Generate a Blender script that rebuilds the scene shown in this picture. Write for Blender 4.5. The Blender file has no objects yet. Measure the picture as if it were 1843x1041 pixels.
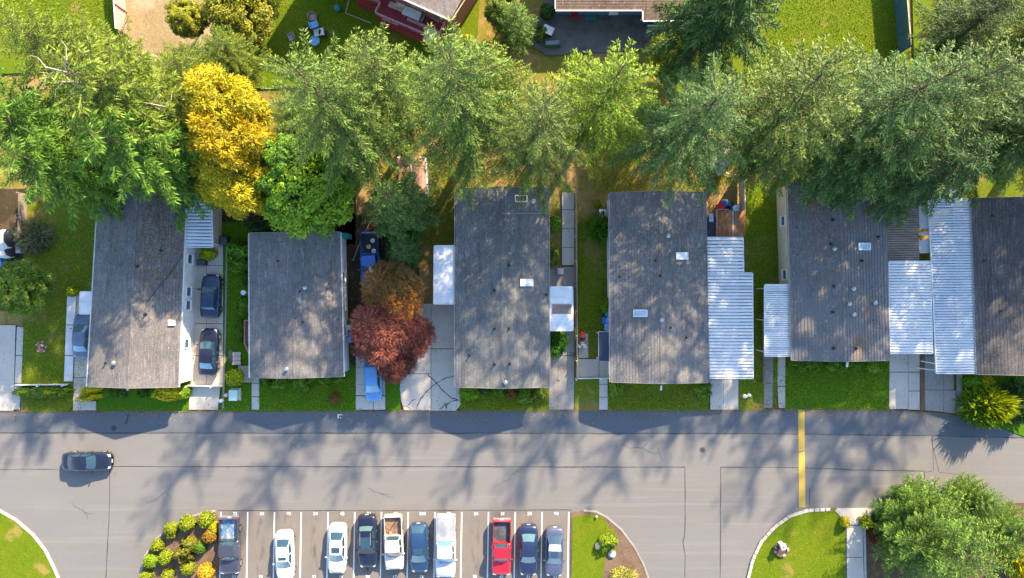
import bpy, bmesh, math, random
import numpy as np
from math import sin, cos, pi, radians, sqrt, atan2, hypot
R = random.Random(7)
SC = bpy.context.scene
COL = SC.collection
# ---------------------------------------------------------------- camera, sky, sun, exposure
H = 66.0            # drone height in metres
PXM = 18.43         # photograph pixels per metre on the ground
cam_d = bpy.data.cameras.new('camera')
cam_d.sensor_width = 36.0
cam_d.lens = 36.0 * H / 100.0
cam_d.clip_start = 1.0
cam_d.clip_end = 900.0
cam = bpy.data.objects.new('camera', cam_d)
cam.location = (0, 0, H)
cam.rotation_euler = (0, 0, 0)
COL.objects.link(cam)
SC.camera = cam

SUN_EL = radians(29.5)
SUN_AZ = radians(31.0)          # clockwise from +Y (up in the picture)
world = bpy.data.worlds.new("World")
SC.world = world
world.use_nodes = True
wn, wl = world.node_tree.nodes, world.node_tree.links
wn.clear()
wo = wn.new('ShaderNodeOutputWorld'); bg = wn.new('ShaderNodeBackground'); sky = wn.new('ShaderNodeTexSky')
sky.sky_type = 'NISHITA'
sky.sun_disc = False
sky.sun_elevation = SUN_EL
sky.sun_rotation = SUN_AZ
sky.altitude = 50; sky.air_density = 1.0; sky.dust_density = 0.7; sky.ozone_density = 1.4
bg.inputs['Strength'].default_value = 0.148
wl.new(sky.outputs[0], bg.inputs[0]); wl.new(bg.outputs[0], wo.inputs[0])
sun_d = bpy.data.lights.new('sun', 'SUN')
sun_d.energy = 5.0
sun_d.angle = radians(0.8)
sun_d.color = (1.0, 0.80, 0.56)
sun = bpy.data.objects.new('sun', sun_d)
# a lamp shines along its -Z: aim it away from the sun's place in the sky
sun.rotation_euler = (pi/2 - SUN_EL, 0, pi - SUN_AZ)
sun.location = (40, 60, 60)
COL.objects.link(sun)
SC.view_settings.view_transform = 'Standard'
SC.view_settings.look = 'None'
SC.view_settings.exposure = 1.62
SC.view_settings.gamma = 1.0
SC.view_settings.use_curve_mapping = False
try:
    SC.cycles.max_bounces = 6; SC.cycles.diffuse_bounces = 3; SC.cycles.transparent_max_bounces = 4
    SC.cycles.use_denoising = True
except Exception:
    pass

# ---------------------------------------------------------------- helpers
def W(px, py, z=0.0):
    """photo pixel -> place in the world for a point at height z"""
    k = (H - z) / H / PXM
    return ((px - 921.5) * k, -(py - 520.5) * k)
def W3(px, py, z=0.0):
    x, y = W(px, py, z)
    return (x, y, z)
ORG = {}
def lerp(a, b, t): return a + (b - a) * t
def mixp(a, b, t): return tuple(a[i] + (b[i] - a[i]) * t for i in range(len(a)))

class MB:
    def __init__(s):
        s.v = []; s.f = []; s.m = []; s.uv = {}
    def add(s, vs, fs, m=0):
        o = len(s.v); s.v += [tuple(p) for p in vs]
        for f in fs:
            s.f.append(tuple(o + i for i in f)); s.m.append(m)
        return o
    def poly(s, pts, m=0, uv=None):
        s.add(pts, [tuple(range(len(pts)))], m)
        if uv: s.uv[len(s.f) - 1] = uv
    def box(s, cx, cy, cz, sx, sy, sz, rot=0.0, m=0):
        c, n = cos(rot), sin(rot); vs = []
        for dz in (-.5, .5):
            for dx, dy in ((-.5, -.5), (.5, -.5), (.5, .5), (-.5, .5)):
                x, y = dx * sx, dy * sy
                vs.append((cx + x * c - y * n, cy + x * n + y * c, cz + dz * sz))
        s.add(vs, [(3, 2, 1, 0), (4, 5, 6, 7), (0, 1, 5, 4), (1, 2, 6, 5), (2, 3, 7, 6), (3, 0, 4, 7)], m)
        return s
    def prism(s, pts, z0, z1, m=0):
        n = len(pts)
        a = sum(pts[i][0] * pts[(i + 1) % n][1] - pts[(i + 1) % n][0] * pts[i][1] for i in range(n))
        if a < 0: pts = pts[::-1]
        vs = [(p[0], p[1], z0) for p in pts] + [(p[0], p[1], z1) for p in pts]
        fs = [tuple(range(n - 1, -1, -1)), tuple(range(n, 2 * n))]
        fs += [(i, (i + 1) % n, n + (i + 1) % n, n + i) for i in range(n)]
        s.add(vs, fs, m); return s
    def hexa(s, b, t, m=0):
        """eight corners: bottom ring b, top ring t (counter-clockwise from above)"""
        s.add(list(b) + list(t), [(3, 2, 1, 0), (4, 5, 6, 7), (0, 1, 5, 4), (1, 2, 6, 5), (2, 3, 7, 6), (3, 0, 4, 7)], m); return s
    def lathe(s, x, y, prof, n=14, m=0, capb=True, capt=True):
        vs = []; fs = []
        for r, z in prof:
            for i in range(n):
                a = 2 * pi * i / n
                vs.append((x + r * cos(a), y + r * sin(a), z))
        for k in range(len(prof) - 1):
            for i in range(n):
                j = (i + 1) % n
                fs.append((k * n + i, k * n + j, (k + 1) * n + j, (k + 1) * n + i))
        if capb: fs.append(tuple(range(n - 1, -1, -1)))
        if capt: fs.append(tuple(range((len(prof) - 1) * n, len(prof) * n)))
        s.add(vs, fs, m); return s
    def tube(s, pts, r, n=5, m=0):
        rs = r if isinstance(r, (list, tuple)) else [r] * len(pts)
        vs = []; fs = []
        for k, p in enumerate(pts):
            a = pts[max(0, k - 1)]; b = pts[min(len(pts) - 1, k + 1)]
            d = np.array(b, float) - np.array(a, float); d /= (np.linalg.norm(d) + 1e-9)
            u = np.cross(d, (0, 0, 1)) if abs(d[2]) < .9 else np.cross(d, (1, 0, 0))
            u /= np.linalg.norm(u); w = np.cross(d, u)
            for i in range(n):
                t = 2 * pi * i / n
                q = np.array(p) + rs[k] * (cos(t) * u + sin(t) * w)
                vs.append(tuple(q))
        for k in range(len(pts) - 1):
            for i in range(n):
                j = (i + 1) % n
                fs.append((k * n + i, (k + 1) * n + i, (k + 1) * n + j, k * n + j))
        fs.append(tuple(range(n))); fs.append(tuple(range(len(pts) * n - 1, (len(pts) - 1) * n - 1, -1)))
        s.add(vs, fs, m); return s
    def strip(s, pts, w, z0, z1, m=0):
        """a ribbon of width w along a polyline, as a thin closed bar"""
        n = len(pts); L = []; Rr = []
        for k in range(n):
            a = pts[max(0, k - 1)]; b = pts[min(n - 1, k + 1)]
            dx, dy = b[0] - a[0], b[1] - a[1]; l = hypot(dx, dy) + 1e-9
            ww = w[k] if isinstance(w, (list, tuple)) else w
            L.append((pts[k][0] - dy / l * ww / 2, pts[k][1] + dx / l * ww / 2)); Rr.append((pts[k][0] + dy / l * ww / 2, pts[k][1] - dx / l * ww / 2))
        s.prism(L + Rr[::-1], z0, z1, m); return s
    def mesh(s, name, mats, o=(0, 0, 0), smooth=False):
        me = bpy.data.meshes.new(name)
        me.from_pydata([(a - o[0], b - o[1], c - o[2]) for a, b, c in s.v], [], s.f)
        for mt in (mats if isinstance(mats, (list, tuple)) else [mats]): me.materials.append(mt)
        if any(s.m): me.polygons.foreach_set('material_index', s.m)
        if s.uv:
            uvl = me.uv_layers.new(name='UVMap')
            for fi, co in s.uv.items():
                for k, li in enumerate(me.polygons[fi].loop_indices): uvl.data[li].uv = co[k]
        if smooth: me.polygons.foreach_set('use_smooth', [True] * len(me.polygons))
        me.update()
        return me
    def build(s, name, mats, parent=None, smooth=False, bevel=0, subsurf=0):
        o = ORG.get(parent.name, (0, 0, 0)) if parent else (0, 0, 0)
        if not parent and s.v:
            a = np.array(s.v); o = (float(a[:, 0].mean()), float(a[:, 1].mean()), float(a[:, 2].min()))
        me = s.mesh(name, mats, o, smooth)
        ob = link(name, me, parent)
        if not parent: ob.location = o
        ORG[ob.name] = o
        if bevel:
            md = ob.modifiers.new('bevel', 'BEVEL'); md.width = bevel; md.segments = 2; md.limit_method = 'ANGLE'
        if subsurf:
            md = ob.modifiers.new('subsurf', 'SUBSURF'); md.levels = subsurf; md.render_levels = subsurf
        return ob

def link(name, me, parent=None):
    ob = bpy.data.objects.new(name, me); COL.objects.link(ob)
    if parent: ob.parent = parent
    return ob
def thing(name, label, cat, loc=(0, 0, 0), rot=0.0, group=None):
    ob = bpy.data.objects.new(name, None); COL.objects.link(ob)
    ob.empty_display_size = .3
    ob.location = loc; ob.rotation_euler = (0, 0, rot)
    ORG[ob.name] = tuple(loc) if rot == 0 else (0, 0, 0)
    return tag(ob, label, cat, group)
def tag(ob, label, cat, group=None):
    ob['label'] = label; ob['category'] = cat
    if group: ob['group'] = group
    return ob
def struct(ob, label=None):
    ob['kind'] = 'structure'
    if label: ob['label'] = label
    return ob
def dup(root, loc, rot=0.0, scale=(1, 1, 1), label=None, group=None, color=None):
    r = root.copy(); COL.objects.link(r); r.location = loc; r.rotation_euler = (0, 0, rot); r.scale = scale
    if label: r['label'] = label
    if group: r['group'] = group
    if color: r.color = color
    for ch in root.children:
        c = ch.copy(); COL.objects.link(c); c.parent = r
        if color: c.color = color
        for g in ch.children:
            d = g.copy(); COL.objects.link(d); d.parent = c
            if color: d.color = color
    return r

# ---------------------------------------------------------------- materials
def rgba(c): return (c[0], c[1], c[2], 1.0)
def mat(name, base, rough=.75, layers=(), bump=None, metal=0.0, coat=0.0, coord='pos', spec=.3, emit=None):
    """layers: (scale, low, high, colour, detail, (sx,sy,sz)); each a noise mask that mixes in a colour"""
    m = bpy.data.materials.new(name); m.use_nodes = True
    n, l = m.node_tree.nodes, m.node_tree.links
    b = n['Principled BSDF']
    b.inputs['Roughness'].default_value = rough; b.inputs['Metallic'].default_value = metal
    b.inputs['Specular IOR Level'].default_value = spec
    b.inputs['Coat Weight'].default_value = coat; b.inputs['Coat Roughness'].default_value = .05
    if coord == 'pos': src = n.new('ShaderNodeNewGeometry').outputs['Position']
    elif coord == 'uv': src = n.new('ShaderNodeTexCoord').outputs['UV']
    else: src = n.new('ShaderNodeTexCoord').outputs['Object']
    cur = None
    if not layers: b.inputs['Base Color'].default_value = rgba(base)
    for i, ly in enumerate(layers):
        sc, lo, hi, colr = ly[:4]; det = ly[4] if len(ly) > 4 else 4; st = ly[5] if len(ly) > 5 else None
        s = src
        if st:
            mp = n.new('ShaderNodeMapping'); mp.inputs['Scale'].default_value = st; l.new(src, mp.inputs[0]); s = mp.outputs[0]
        mp2 = n.new('ShaderNodeVectorMath'); mp2.operation = 'ADD'; mp2.inputs[1].default_value = (3.7 * i, 11.3 * i, 1.9 * i); l.new(s, mp2.inputs[0])
        t = n.new('ShaderNodeTexNoise'); t.inputs['Scale'].default_value = sc; t.inputs['Detail'].default_value = det
        t.inputs['Roughness'].default_value = .6
        l.new(mp2.outputs[0], t.inputs['Vector'])
        mr = n.new('ShaderNodeMapRange'); mr.interpolation_type = 'SMOOTHSTEP'
        mr.inputs['From Min'].default_value = lo; mr.inputs['From Max'].default_value = hi
        if len(ly) > 6: mr.inputs['To Max'].default_value = ly[6]
        l.new(t.outputs[0], mr.inputs[0])
        mx = n.new('ShaderNodeMix'); mx.data_type = 'RGBA'
        l.new(mr.outputs[0], mx.inputs[0])
        if cur: l.new(cur, mx.inputs[6])
        else: mx.inputs[6].default_value = rgba(base)
        mx.inputs[7].default_value = rgba(colr)
        cur = mx.outputs[2]
    if cur: l.new(cur, b.inputs['Base Color'])
    if bump:
        t = n.new('ShaderNodeTexNoise'); t.inputs['Scale'].default_value = bump[0]; t.inputs['Detail'].default_value = 5
        l.new(src, t.inputs['Vector'])
        bp = n.new('ShaderNodeBump'); bp.inputs['Strength'].default_value = bump[1]; bp.inputs['Distance'].default_value = bump[2] if len(bump) > 2 else .05
        l.new(t.outputs[0], bp.inputs['Height']); l.new(bp.outputs[0], b.inputs['Normal'])
    m['tail'] = 0
    return m
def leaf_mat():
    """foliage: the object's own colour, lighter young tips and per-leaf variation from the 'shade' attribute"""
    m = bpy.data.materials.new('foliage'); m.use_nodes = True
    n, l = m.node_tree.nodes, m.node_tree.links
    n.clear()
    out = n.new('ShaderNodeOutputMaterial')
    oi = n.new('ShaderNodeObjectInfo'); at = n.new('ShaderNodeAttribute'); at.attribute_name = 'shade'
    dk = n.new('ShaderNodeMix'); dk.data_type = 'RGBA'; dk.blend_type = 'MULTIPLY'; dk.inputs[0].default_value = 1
    l.new(oi.outputs['Color'], dk.inputs[6]); dk.inputs[7].default_value = (.30, .47, .47, 1)  # dark end of the range paints shading into the inner foliage
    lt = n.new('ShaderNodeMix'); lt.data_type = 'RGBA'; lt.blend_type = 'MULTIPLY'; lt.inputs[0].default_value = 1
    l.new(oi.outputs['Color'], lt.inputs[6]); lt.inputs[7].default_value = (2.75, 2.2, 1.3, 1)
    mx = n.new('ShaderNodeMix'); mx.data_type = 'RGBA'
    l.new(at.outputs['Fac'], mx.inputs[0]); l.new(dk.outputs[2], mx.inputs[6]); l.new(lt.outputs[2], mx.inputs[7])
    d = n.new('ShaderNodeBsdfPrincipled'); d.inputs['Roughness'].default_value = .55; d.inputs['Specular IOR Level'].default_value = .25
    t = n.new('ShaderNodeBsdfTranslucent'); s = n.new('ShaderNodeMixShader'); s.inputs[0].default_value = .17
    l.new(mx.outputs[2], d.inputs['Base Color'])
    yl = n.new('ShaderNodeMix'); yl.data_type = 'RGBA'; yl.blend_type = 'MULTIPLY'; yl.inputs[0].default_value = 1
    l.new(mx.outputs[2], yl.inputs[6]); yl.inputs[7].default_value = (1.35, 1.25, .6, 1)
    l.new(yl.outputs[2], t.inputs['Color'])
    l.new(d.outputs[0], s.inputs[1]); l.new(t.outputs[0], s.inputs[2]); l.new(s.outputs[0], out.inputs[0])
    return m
def shingle_mat(name, base, dark, light, rust=None, rlo=.62):
    m = mat(name, base, .9, [(9, .35, .75, dark, 3, (1, .35, 1)), (1.6, .45, .8, light, 5, (1.6, .35, 1)), (.35, .4, .7, dark, 3), (.8, .5, .72, tuple(c * .85 for c in dark), 6, (3, .25, 1)), (2.2, .56, .75, tuple(c * 1.15 for c in light), 6, (2.5, .3, 1)), (14, .64, .70, tuple(c * 1.5 for c in light), 1)] +
            ([(.42, rlo, rlo + .12, rust, 6)] if rust else []), None, coord='pos', spec=.15)
    n, l = m.node_tree.nodes, m.node_tree.links
    b = n['Principled BSDF']; src = b.inputs['Base Color'].links[0].from_socket
    uv = n.new('ShaderNodeTexCoord'); br = n.new('ShaderNodeTexBrick')
    br.inputs['Scale'].default_value = 1; br.inputs['Brick Width'].default_value = .32; br.inputs['Row Height'].default_value = .28
    br.inputs['Mortar Size'].default_value = .012; br.inputs['Color1'].default_value = (.78, .78, .8, 1); br.inputs['Color2'].default_value = (1.2, 1.18, 1.15, 1); br.inputs['Mortar'].default_value = (.45, .45, .46, 1)
    l.new(uv.outputs['UV'], br.inputs['Vector'])
    mx = n.new('ShaderNodeMix'); mx.data_type = 'RGBA'; mx.blend_type = 'MULTIPLY'; mx.inputs[0].default_value = .5
    l.new(src, mx.inputs[6]); l.new(br.outputs[0], mx.inputs[7]); l.new(mx.outputs[2], b.inputs['Base Color'])
    return m
M = {}
M['leaf'] = leaf_mat()
M['bark'] = mat('bark', (.11, .075, .05), .9, [(8, .4, .7, (.05, .035, .025), 4, (1, 1, .2))], (20, .6, .03))
M['pale_bark'] = mat('pale_bark', (.42, .38, .33), .9, [(5, .4, .7, (.2, .17, .14))], (20, .5, .02))
M['asphalt'] = mat('asphalt', (.187, .182, .176), .92, [(.09, .35, .7, (.172, .169, .165), 5), (.6, .45, .75, (.205, .198, .188), 5, (.25, 1, 1)), (38, .35, .75, (.15, .147, .144), 2), (60, .62, .75, (.28, .27, .255), 1), (2.2, .62, .76, (.145, .142, .138), 6, (1, .5, 1), .7), (.22, .52, .6, (.168, .163, .156), 3, (.12, 1.6, 1), .8), (1.1, .55, .7, (.21, .204, .195), 6, (.05, 2.2, 1), .7), (3.0, .70, .74, (.09, .088, .086), 4, (1, 1, 1), .6)], (40, .25, .02), spec=.2)
M['asphalt_edge_shade'] = mat('asphalt_edge_shade', (.122, .137, .155), .92, [(.3, .35, .7, (.11, .124, .141), 5), (1.3, .45, .75, (.135, .148, .165), 5, (.2, 1, 1)), (38, .35, .75, (.10, .11, .122), 2)], (40, .25, .02), spec=.2)  # house shade over the edge lane is painted into this darker, bluer colour
M['patio'] = mat('patio', (.17, .155, .145), .92, [(.8, .4, .7, (.11, .1, .1), 5), (5, .5, .8, (.22, .2, .18))], (30, .3, .02), spec=.2)
M['seam'] = mat('seam_tar', (.05, .047, .045), .7, [(3, .4, .7, (.09, .087, .084))])
M['concrete'] = mat('concrete', (.53, .48, .41), .9, [(.5, .4, .75, (.42, .38, .325), 6), (4, .5, .8, (.45, .405, .345), 5), (45, .4, .8, (.58, .53, .46), 2), (1.4, .66, .78, (.2, .18, .16), 6)], (30, .2, .02), spec=.2)
M['old_concrete'] = mat('old_concrete', (.31, .285, .26), .9, [(.5, .4, .7, (.24, .215, .19), 6), (4, .5, .8, (.37, .345, .315), 5), (1.4, .62, .74, (.15, .135, .12), 6)], (30, .25, .02), spec=.2)
M['white_concrete'] = mat('white_concrete', (.66, .66, .65), .85, [(1, .5, .8, (.52, .52, .51), 6)], spec=.2)
M['white_paint'] = mat('white_paint', (.78, .77, .74), .7, [(12, .55, .75, (.5, .48, .45), 4)])
M['yellow_paint'] = mat('yellow_paint', (.50, .345, .075), .75, [(6, .55, .72, (.36, .27, .11), 5), (1.5, .5, .8, (.42, .30, .09), 5)], spec=.2)
M['kerb'] = mat('kerb_stone', (.46, .44, .40), .9, [(3, .4, .7, (.36, .34, .31), 5)], (25, .3, .02))
M['soil'] = mat('soil', (.16, .105, .07), .95, [(.8, .4, .7, (.10, .066, .045), 5), (7, .5, .75, (.23, .16, .11), 4), (26, .55, .75, (.3, .21, .14), 2)], (18, .8, .05))
M['mulch'] = mat('mulch', (.105, .062, .038), .95, [(1.2, .5, .75, (.26, .14, .05), 5), (8, .5, .75, (.16, .10, .06), 4), (30, .55, .75, (.3, .19, .1), 2)], (18, .9, .06))
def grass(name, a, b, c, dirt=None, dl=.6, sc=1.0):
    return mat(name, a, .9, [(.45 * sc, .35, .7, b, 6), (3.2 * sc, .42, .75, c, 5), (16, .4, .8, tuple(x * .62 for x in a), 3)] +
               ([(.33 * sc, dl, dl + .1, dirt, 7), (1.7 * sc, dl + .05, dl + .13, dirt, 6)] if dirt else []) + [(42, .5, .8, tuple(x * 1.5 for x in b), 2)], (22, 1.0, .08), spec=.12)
M['lawn_deep'] = grass('lawn_deep', (.062, .175, .006), (.085, .19, .007), (.048, .14, .006), (.12, .10, .03), .68)
M['lawn_worn'] = grass('lawn_worn', (.115, .185, .010), (.17, .185, .014), (.085, .15, .010), (.24, .17, .06), .53)
M['lawn_sun'] = grass('lawn_sun', (.115, .19, .005), (.165, .195, .010), (.08, .15, .005), (.30, .22, .06), .60)
M['lawn_dry'] = grass('lawn_dry', (.23, .20, .03), (.31, .225, .06), (.15, .18, .018), (.36, .235, .105), .5, .8)
M['dry'] = grass('dry_grass', (.33, .245, .13), (.38, .29, .17), (.22, .19, .07), (.42, .33, .22), .55)
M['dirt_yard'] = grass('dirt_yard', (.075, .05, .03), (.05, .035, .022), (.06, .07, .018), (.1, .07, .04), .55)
M['roof_slate'] = shingle_mat('roof_slate', (0.193, 0.183, 0.177), (0.143, 0.138, 0.136), (0.263, 0.249, 0.230))
M['roof_slate_rust'] = shingle_mat('roof_slate_rust', (0.190, 0.179, 0.170), (0.141, 0.134, 0.131), (0.263, 0.244, 0.224), (.16, .105, .07), .64)
M['roof_green'] = shingle_mat('roof_green', (0.174, 0.177, 0.172), (0.132, 0.136, 0.133), (0.224, 0.224, 0.213), (.12, .085, .055), .68)
M['roof_dark'] = shingle_mat('roof_dark', (.115, .107, .106), (.082, .077, .077), (.17, .157, .148))
M['roof_grey'] = mat('roof_painted_metal', (.175, .167, .163), .6, [(.7, .4, .7, (.138, .134, .136), 5, (1, .4, 1)), (.35, .54, .72, (.20, .125, .075), 6), (3, .5, .8, (.2, .19, .18), 4, (2, .3, 1)), (6, .66, .72, (.34, .32, .3), 1)], spec=.3)
M['roof_tan'] = shingle_mat('roof_tan', (.36, .30, .25), (.28, .235, .2), (.42, .36, .31))
M['roof_brown'] = shingle_mat('roof_brown', (.24, .17, .125), (.17, .12, .09), (.3, .225, .175))
M['white_metal'] = mat('white_metal', (.74, .75, .76), .45, [(1.1, .45, .75, (.60, .62, .65), 5, (.4, 1.6, 1)), (9, .60, .75, (.46, .48, .5), 4, (.3, 2, 1)), (1.6, .60, .74, (.44, .42, .40), 6, (.5, 1.2, 1), .8)], spec=.4)
M['blue_metal'] = mat('weathered_metal', (.58, .63, .68), .45, [(1.1, .42, .72, (.46, .51, .57), 5, (.4, 1.6, 1)), (7, .62, .72, (.34, .37, .42), 5, (.4, 2, 1))], spec=.4)
M['brown_metal'] = mat('brown_metal', (.26, .205, .165), .55, [(1, .4, .7, (.17, .135, .11), 6, (.5, 1.5, 1)), (5, .55, .75, (.33, .27, .22), 5)], metal=.1)
M['navy_metal'] = mat('navy_metal', (.05, .062, .10), .5, [(1, .4, .7, (.035, .045, .075), 5)])
M['trim_white'] = mat('trim_white', (.74, .74, .72), .6, [(2, .5, .8, (.6, .6, .58), 4)])
M['trim_grey'] = mat('trim_grey', (.3, .29, .28), .6)
M['rib_dark'] = mat('rib_shadow_gap', (.06, .065, .075), .8)
def siding(name, c):
    return mat(name, c, .7, [(.9, .45, .75, tuple(x * .82 for x in c), 5), (6, .55, .8, tuple(x * .9 for x in c), 4, (.3, .3, 3))])
M['side_white'] = siding('siding_white', (.72, .69, .64)); M['side_cream'] = siding('siding_cream', (.60, .50, .34))
M['side_blue'] = siding('siding_blue', (.10, .20, .36)); M['side_red'] = siding('siding_red', (.28, .11, .08)); M['side_grey'] = siding('siding_grey', (.5, .5, .48)); M['side_tan'] = siding('siding_tan', (.5, .42, .32))
M['glass'] = mat('window_glass', (.05, .13, .2), .08, spec=.8, coat=.5)
M['sky_pane'] = mat('skylight_pane', (.45, .58, .66), .2, [(2, .4, .7, (.3, .42, .52))], spec=.6)
M['white_pane'] = mat('skylight_dome', (.82, .83, .84), .3, [(2, .4, .7, (.7, .72, .75))], spec=.5)
M['dark_pane'] = mat('skylight_dark', (.05, .07, .09), .12, spec=.7)
M['steel'] = mat('galvanised_steel', (.42, .43, .45), .45, metal=.6)
M['dark_pipe'] = mat('dark_pipe', (.035, .035, .04), .6)
M['deck_red'] = mat('deck_red', (.36, .055, .075), .75, [(.8, .4, .7, (.29, .042, .058), 5), (14, .5, .8, (.42, .08, .095), 3, (.3, 3, 1))], spec=.2)
M['pink_wood'] = mat('pink_wood', (.62, .36, .33), .8, [(5, .4, .7, (.5, .27, .24), 5)])
M['timber'] = mat('timber', (.36, .165, .075), .8, [(1.2, .4, .7, (.28, .12, .055), 5, (3, .5, 1)), (9, .5, .8, (.42, .24, .13), 4, (4, .4, 1))], spec=.2)
M['grey_timber'] = mat('grey_timber', (.32, .265, .22), .85, [(3, .4, .7, (.24, .2, .165), 5, (3, .6, 1))], spec=.2)
M['salmon'] = mat('salmon_roof', (.45, .25, .17), .85, [(2, .4, .7, (.38, .2, .14), 5), (10, .5, .8, (.5, .31, .23), 3, (.3, 3, 1))], spec=.2)
M['orange_wood'] = mat('orange_board', (.55, .29, .06), .8, [(3, .4, .7, (.45, .22, .05), 5)])
M['cream_board'] = mat('cream_board', (.66, .52, .36), .75, [(2, .4, .7, (.5, .33, .2), 5)])
M['teal_wood'] = mat('teal_fence', (.055, .13, .14), .8, [(2, .4, .7, (.04, .1, .11), 5, (1, 1, .3))])
M['pale_wood'] = mat('pale_fence', (.55, .45, .30), .8, [(3, .4, .7, (.42, .33, .21), 5)])
def paint(name, c, rough=.28): return mat(name, c, rough, [(.8, .4, .8, tuple(x * .93 for x in c), 3)], coat=.6, spec=.5, coord='obj')
P = {}
P['black'] = paint('paint_black', (.016, .018, .03)); P['navy'] = paint('paint_navy', (.014, .026, .075)); P['midnight'] = paint('paint_midnight', (.010, .014, .035))
P['slate'] = paint('paint_slate', (.045, .048, .075)); P['steelblue'] = paint('paint_steel_blue', (.12, .155, .23)); P['skyblue'] = paint('paint_sky_blue', (.11, .30, .62))
P['white'] = paint('paint_white', (.62, .63, .65)); P['silver'] = paint('paint_silver', (.47, .51, .58)); P['red'] = paint('paint_red', (.55, .012, .03)); P['blue'] = paint('paint_blue', (.01, .12, .5))
P['greyblue'] = paint('paint_grey_blue', (.075, .09, .16)); P['darkblue'] = paint('paint_dark_blue', (.016, .045, .12)); P['cream'] = paint('paint_cream', (.62, .58, .53))
M['car_glass'] = mat('car_glass', (.022, .06, .085), .04, spec=.9, coat=.8)
M['car_glass_light'] = mat('car_glass_light', (.08, .16, .175), .05, spec=.9, coat=.8)
M['car_glass_blue'] = mat('car_glass_blue', (.10, .24, .38), .05, spec=.9, coat=.8)
M['tyre'] = mat('tyre', (.02, .02, .022), .85); M['rim'] = mat('rim', (.45, .46, .48), .35, metal=.8)
M['lamp_clear'] = mat('lamp_clear', (.42, .46, .5), .12, spec=.7); M['lamp_red'] = mat('lamp_red', (.35, .012, .015), .2, spec=.6)
M['plastic_black'] = mat('plastic_black', (.022, .023, .026), .55)
M['bed_liner'] = mat('bed_liner', (.05, .055, .065), .6, [(2, .4, .7, (.09, .1, .12), 5)]); M['bed_dirt'] = mat('bed_dirt', (.25, .17, .11), .9, [(2.5, .4, .65, (.14, .09, .06), 5)])
M['bed_blue'] = mat('bed_wet_floor', (.10, .21, .36), .25, [(2.2, .45, .65, (.42, .40, .34), 5)], coord='obj'); M['tonneau'] = mat('tonneau_cover', (.36, .37, .39), .35, [(.7, .35, .65, (.22, .24, .28), 3)], coord='obj')
def plain(name, c, rough=.6): M[name] = mat(name, c, rough, [(3, .45, .8, tuple(x * .85 for x in c), 4)])
plain('plastic_blue', (.02, .16, .5)); plain('plastic_light_blue', (.2, .42, .68)); plain('plastic_teal', (.03, .26, .26)); plain('plastic_green', (.03, .16, .08))
plain('plastic_red', (.5, .03, .035)); plain('plastic_white', (.75, .75, .74)); plain('plastic_grey', (.3, .31, .33)); plain('mint', (.42, .62, .58)); plain('terracotta', (.4, .2, .12)); plain('plastic_pink', (.65, .42, .4))
plain('tarp_blue', (.015, .06, .22)); plain('tarp_dark', (.03, .03, .035)); plain('stone', (.36, .33, .31), .9); plain('iron', (.06, .058, .056), .6); plain('tarp_pale', (.5, .46, .42), .8)
# ---------------------------------------------------------------- the ground
def PX(pts, z=0.0): return [W(x, y, 0) for x, y in pts]
def region(name, pts, z, m, label=None, bottom=-.12, rect=False):
    b = MB(); b.prism(PX(pts), bottom, z, 0)
    return struct(b.build(name, M[m]), label)
def rect(x0, y0, x1, y1): return [(x0, y0), (x1, y0), (x1, y1), (x0, y1)]
b = MB(); b.box(0, 0, -.35, 800, 800, .4); struct(b.build('ground', M['lawn_dry']), 'dry yellow green grass ground between the homes')
road_pts = [(-900, 741), (340, 740), (1180, 739), (1440, 737), (1600, 738), (1700, 745), (1745, 753), (1800, 770), (1870, 800), (2700, 1010), (2700, 1700), (-900, 1700)]
region('road', road_pts, 0.0, 'asphalt', 'light grey asphalt road running past the homes')
region('road_edge_lane_shade', [(-900, 742), (340, 741), (1180, 740), (1440, 738), (1600, 739), (1700, 746), (1745, 754), (1800, 771), (1843, 788), (1680, 785), (1350, 781), (900, 780), (-900, 778)], .006, 'asphalt_edge_shade', 'bluish grey asphalt strip along the front lawns, house shade painted in')
# seams between the paving runs
b = MB()
def seam(pts, w=.11, wob=.022):
    q = []
    for i in range(len(pts) - 1):
        (x0, y0), (x1, y1) = W(*pts[i]), W(*pts[i + 1]); n = max(2, int(hypot(x1 - x0, y1 - y0) / 1.2))
        for k in range(n): q.append((lerp(x0, x1, k / n) + R.uniform(-wob, wob), lerp(y0, y1, k / n) + R.uniform(-wob, wob)))
    q.append(W(*pts[-1]))
    b.strip(q, [w * R.uniform(.35, 1.05) for _ in q], -.01, .012)
seam([(-900, 779), (900, 780), (1350, 781), (1690, 785), (2000, 792)], .13)
seam([(-900, 846), (100, 845)], .06); seam([(198, 840), (600, 840), (1232, 841)], .10); seam([(1297, 841), (1450, 842), (1540, 846), (1665, 848)], .10)
seam([(198, 841), (197, 920), (191, 1041), (188, 1200)], .10); seam([(1233, 841), (1233, 960), (1229, 975), (1233, 1000), (1232, 1200)], .09); seam([(1297, 841), (1297, 960), (1294, 1200)], .10)
seam([(1457, 880), (1457, 913)], .07); seam([(1678, 786), (1680, 848), (1664, 850), (1664, 880)], .07); seam([(392, 919), (720, 919), (1030, 918)], .09)
seam([(1676, 790), (1690, 850), (1760, 858)], .04); seam([(1185, 806), (1192, 830)], .04, .1); seam([(1659, 745), (1666, 770)], .07)
seam([(100, 846), (198, 843)], .04)
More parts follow.
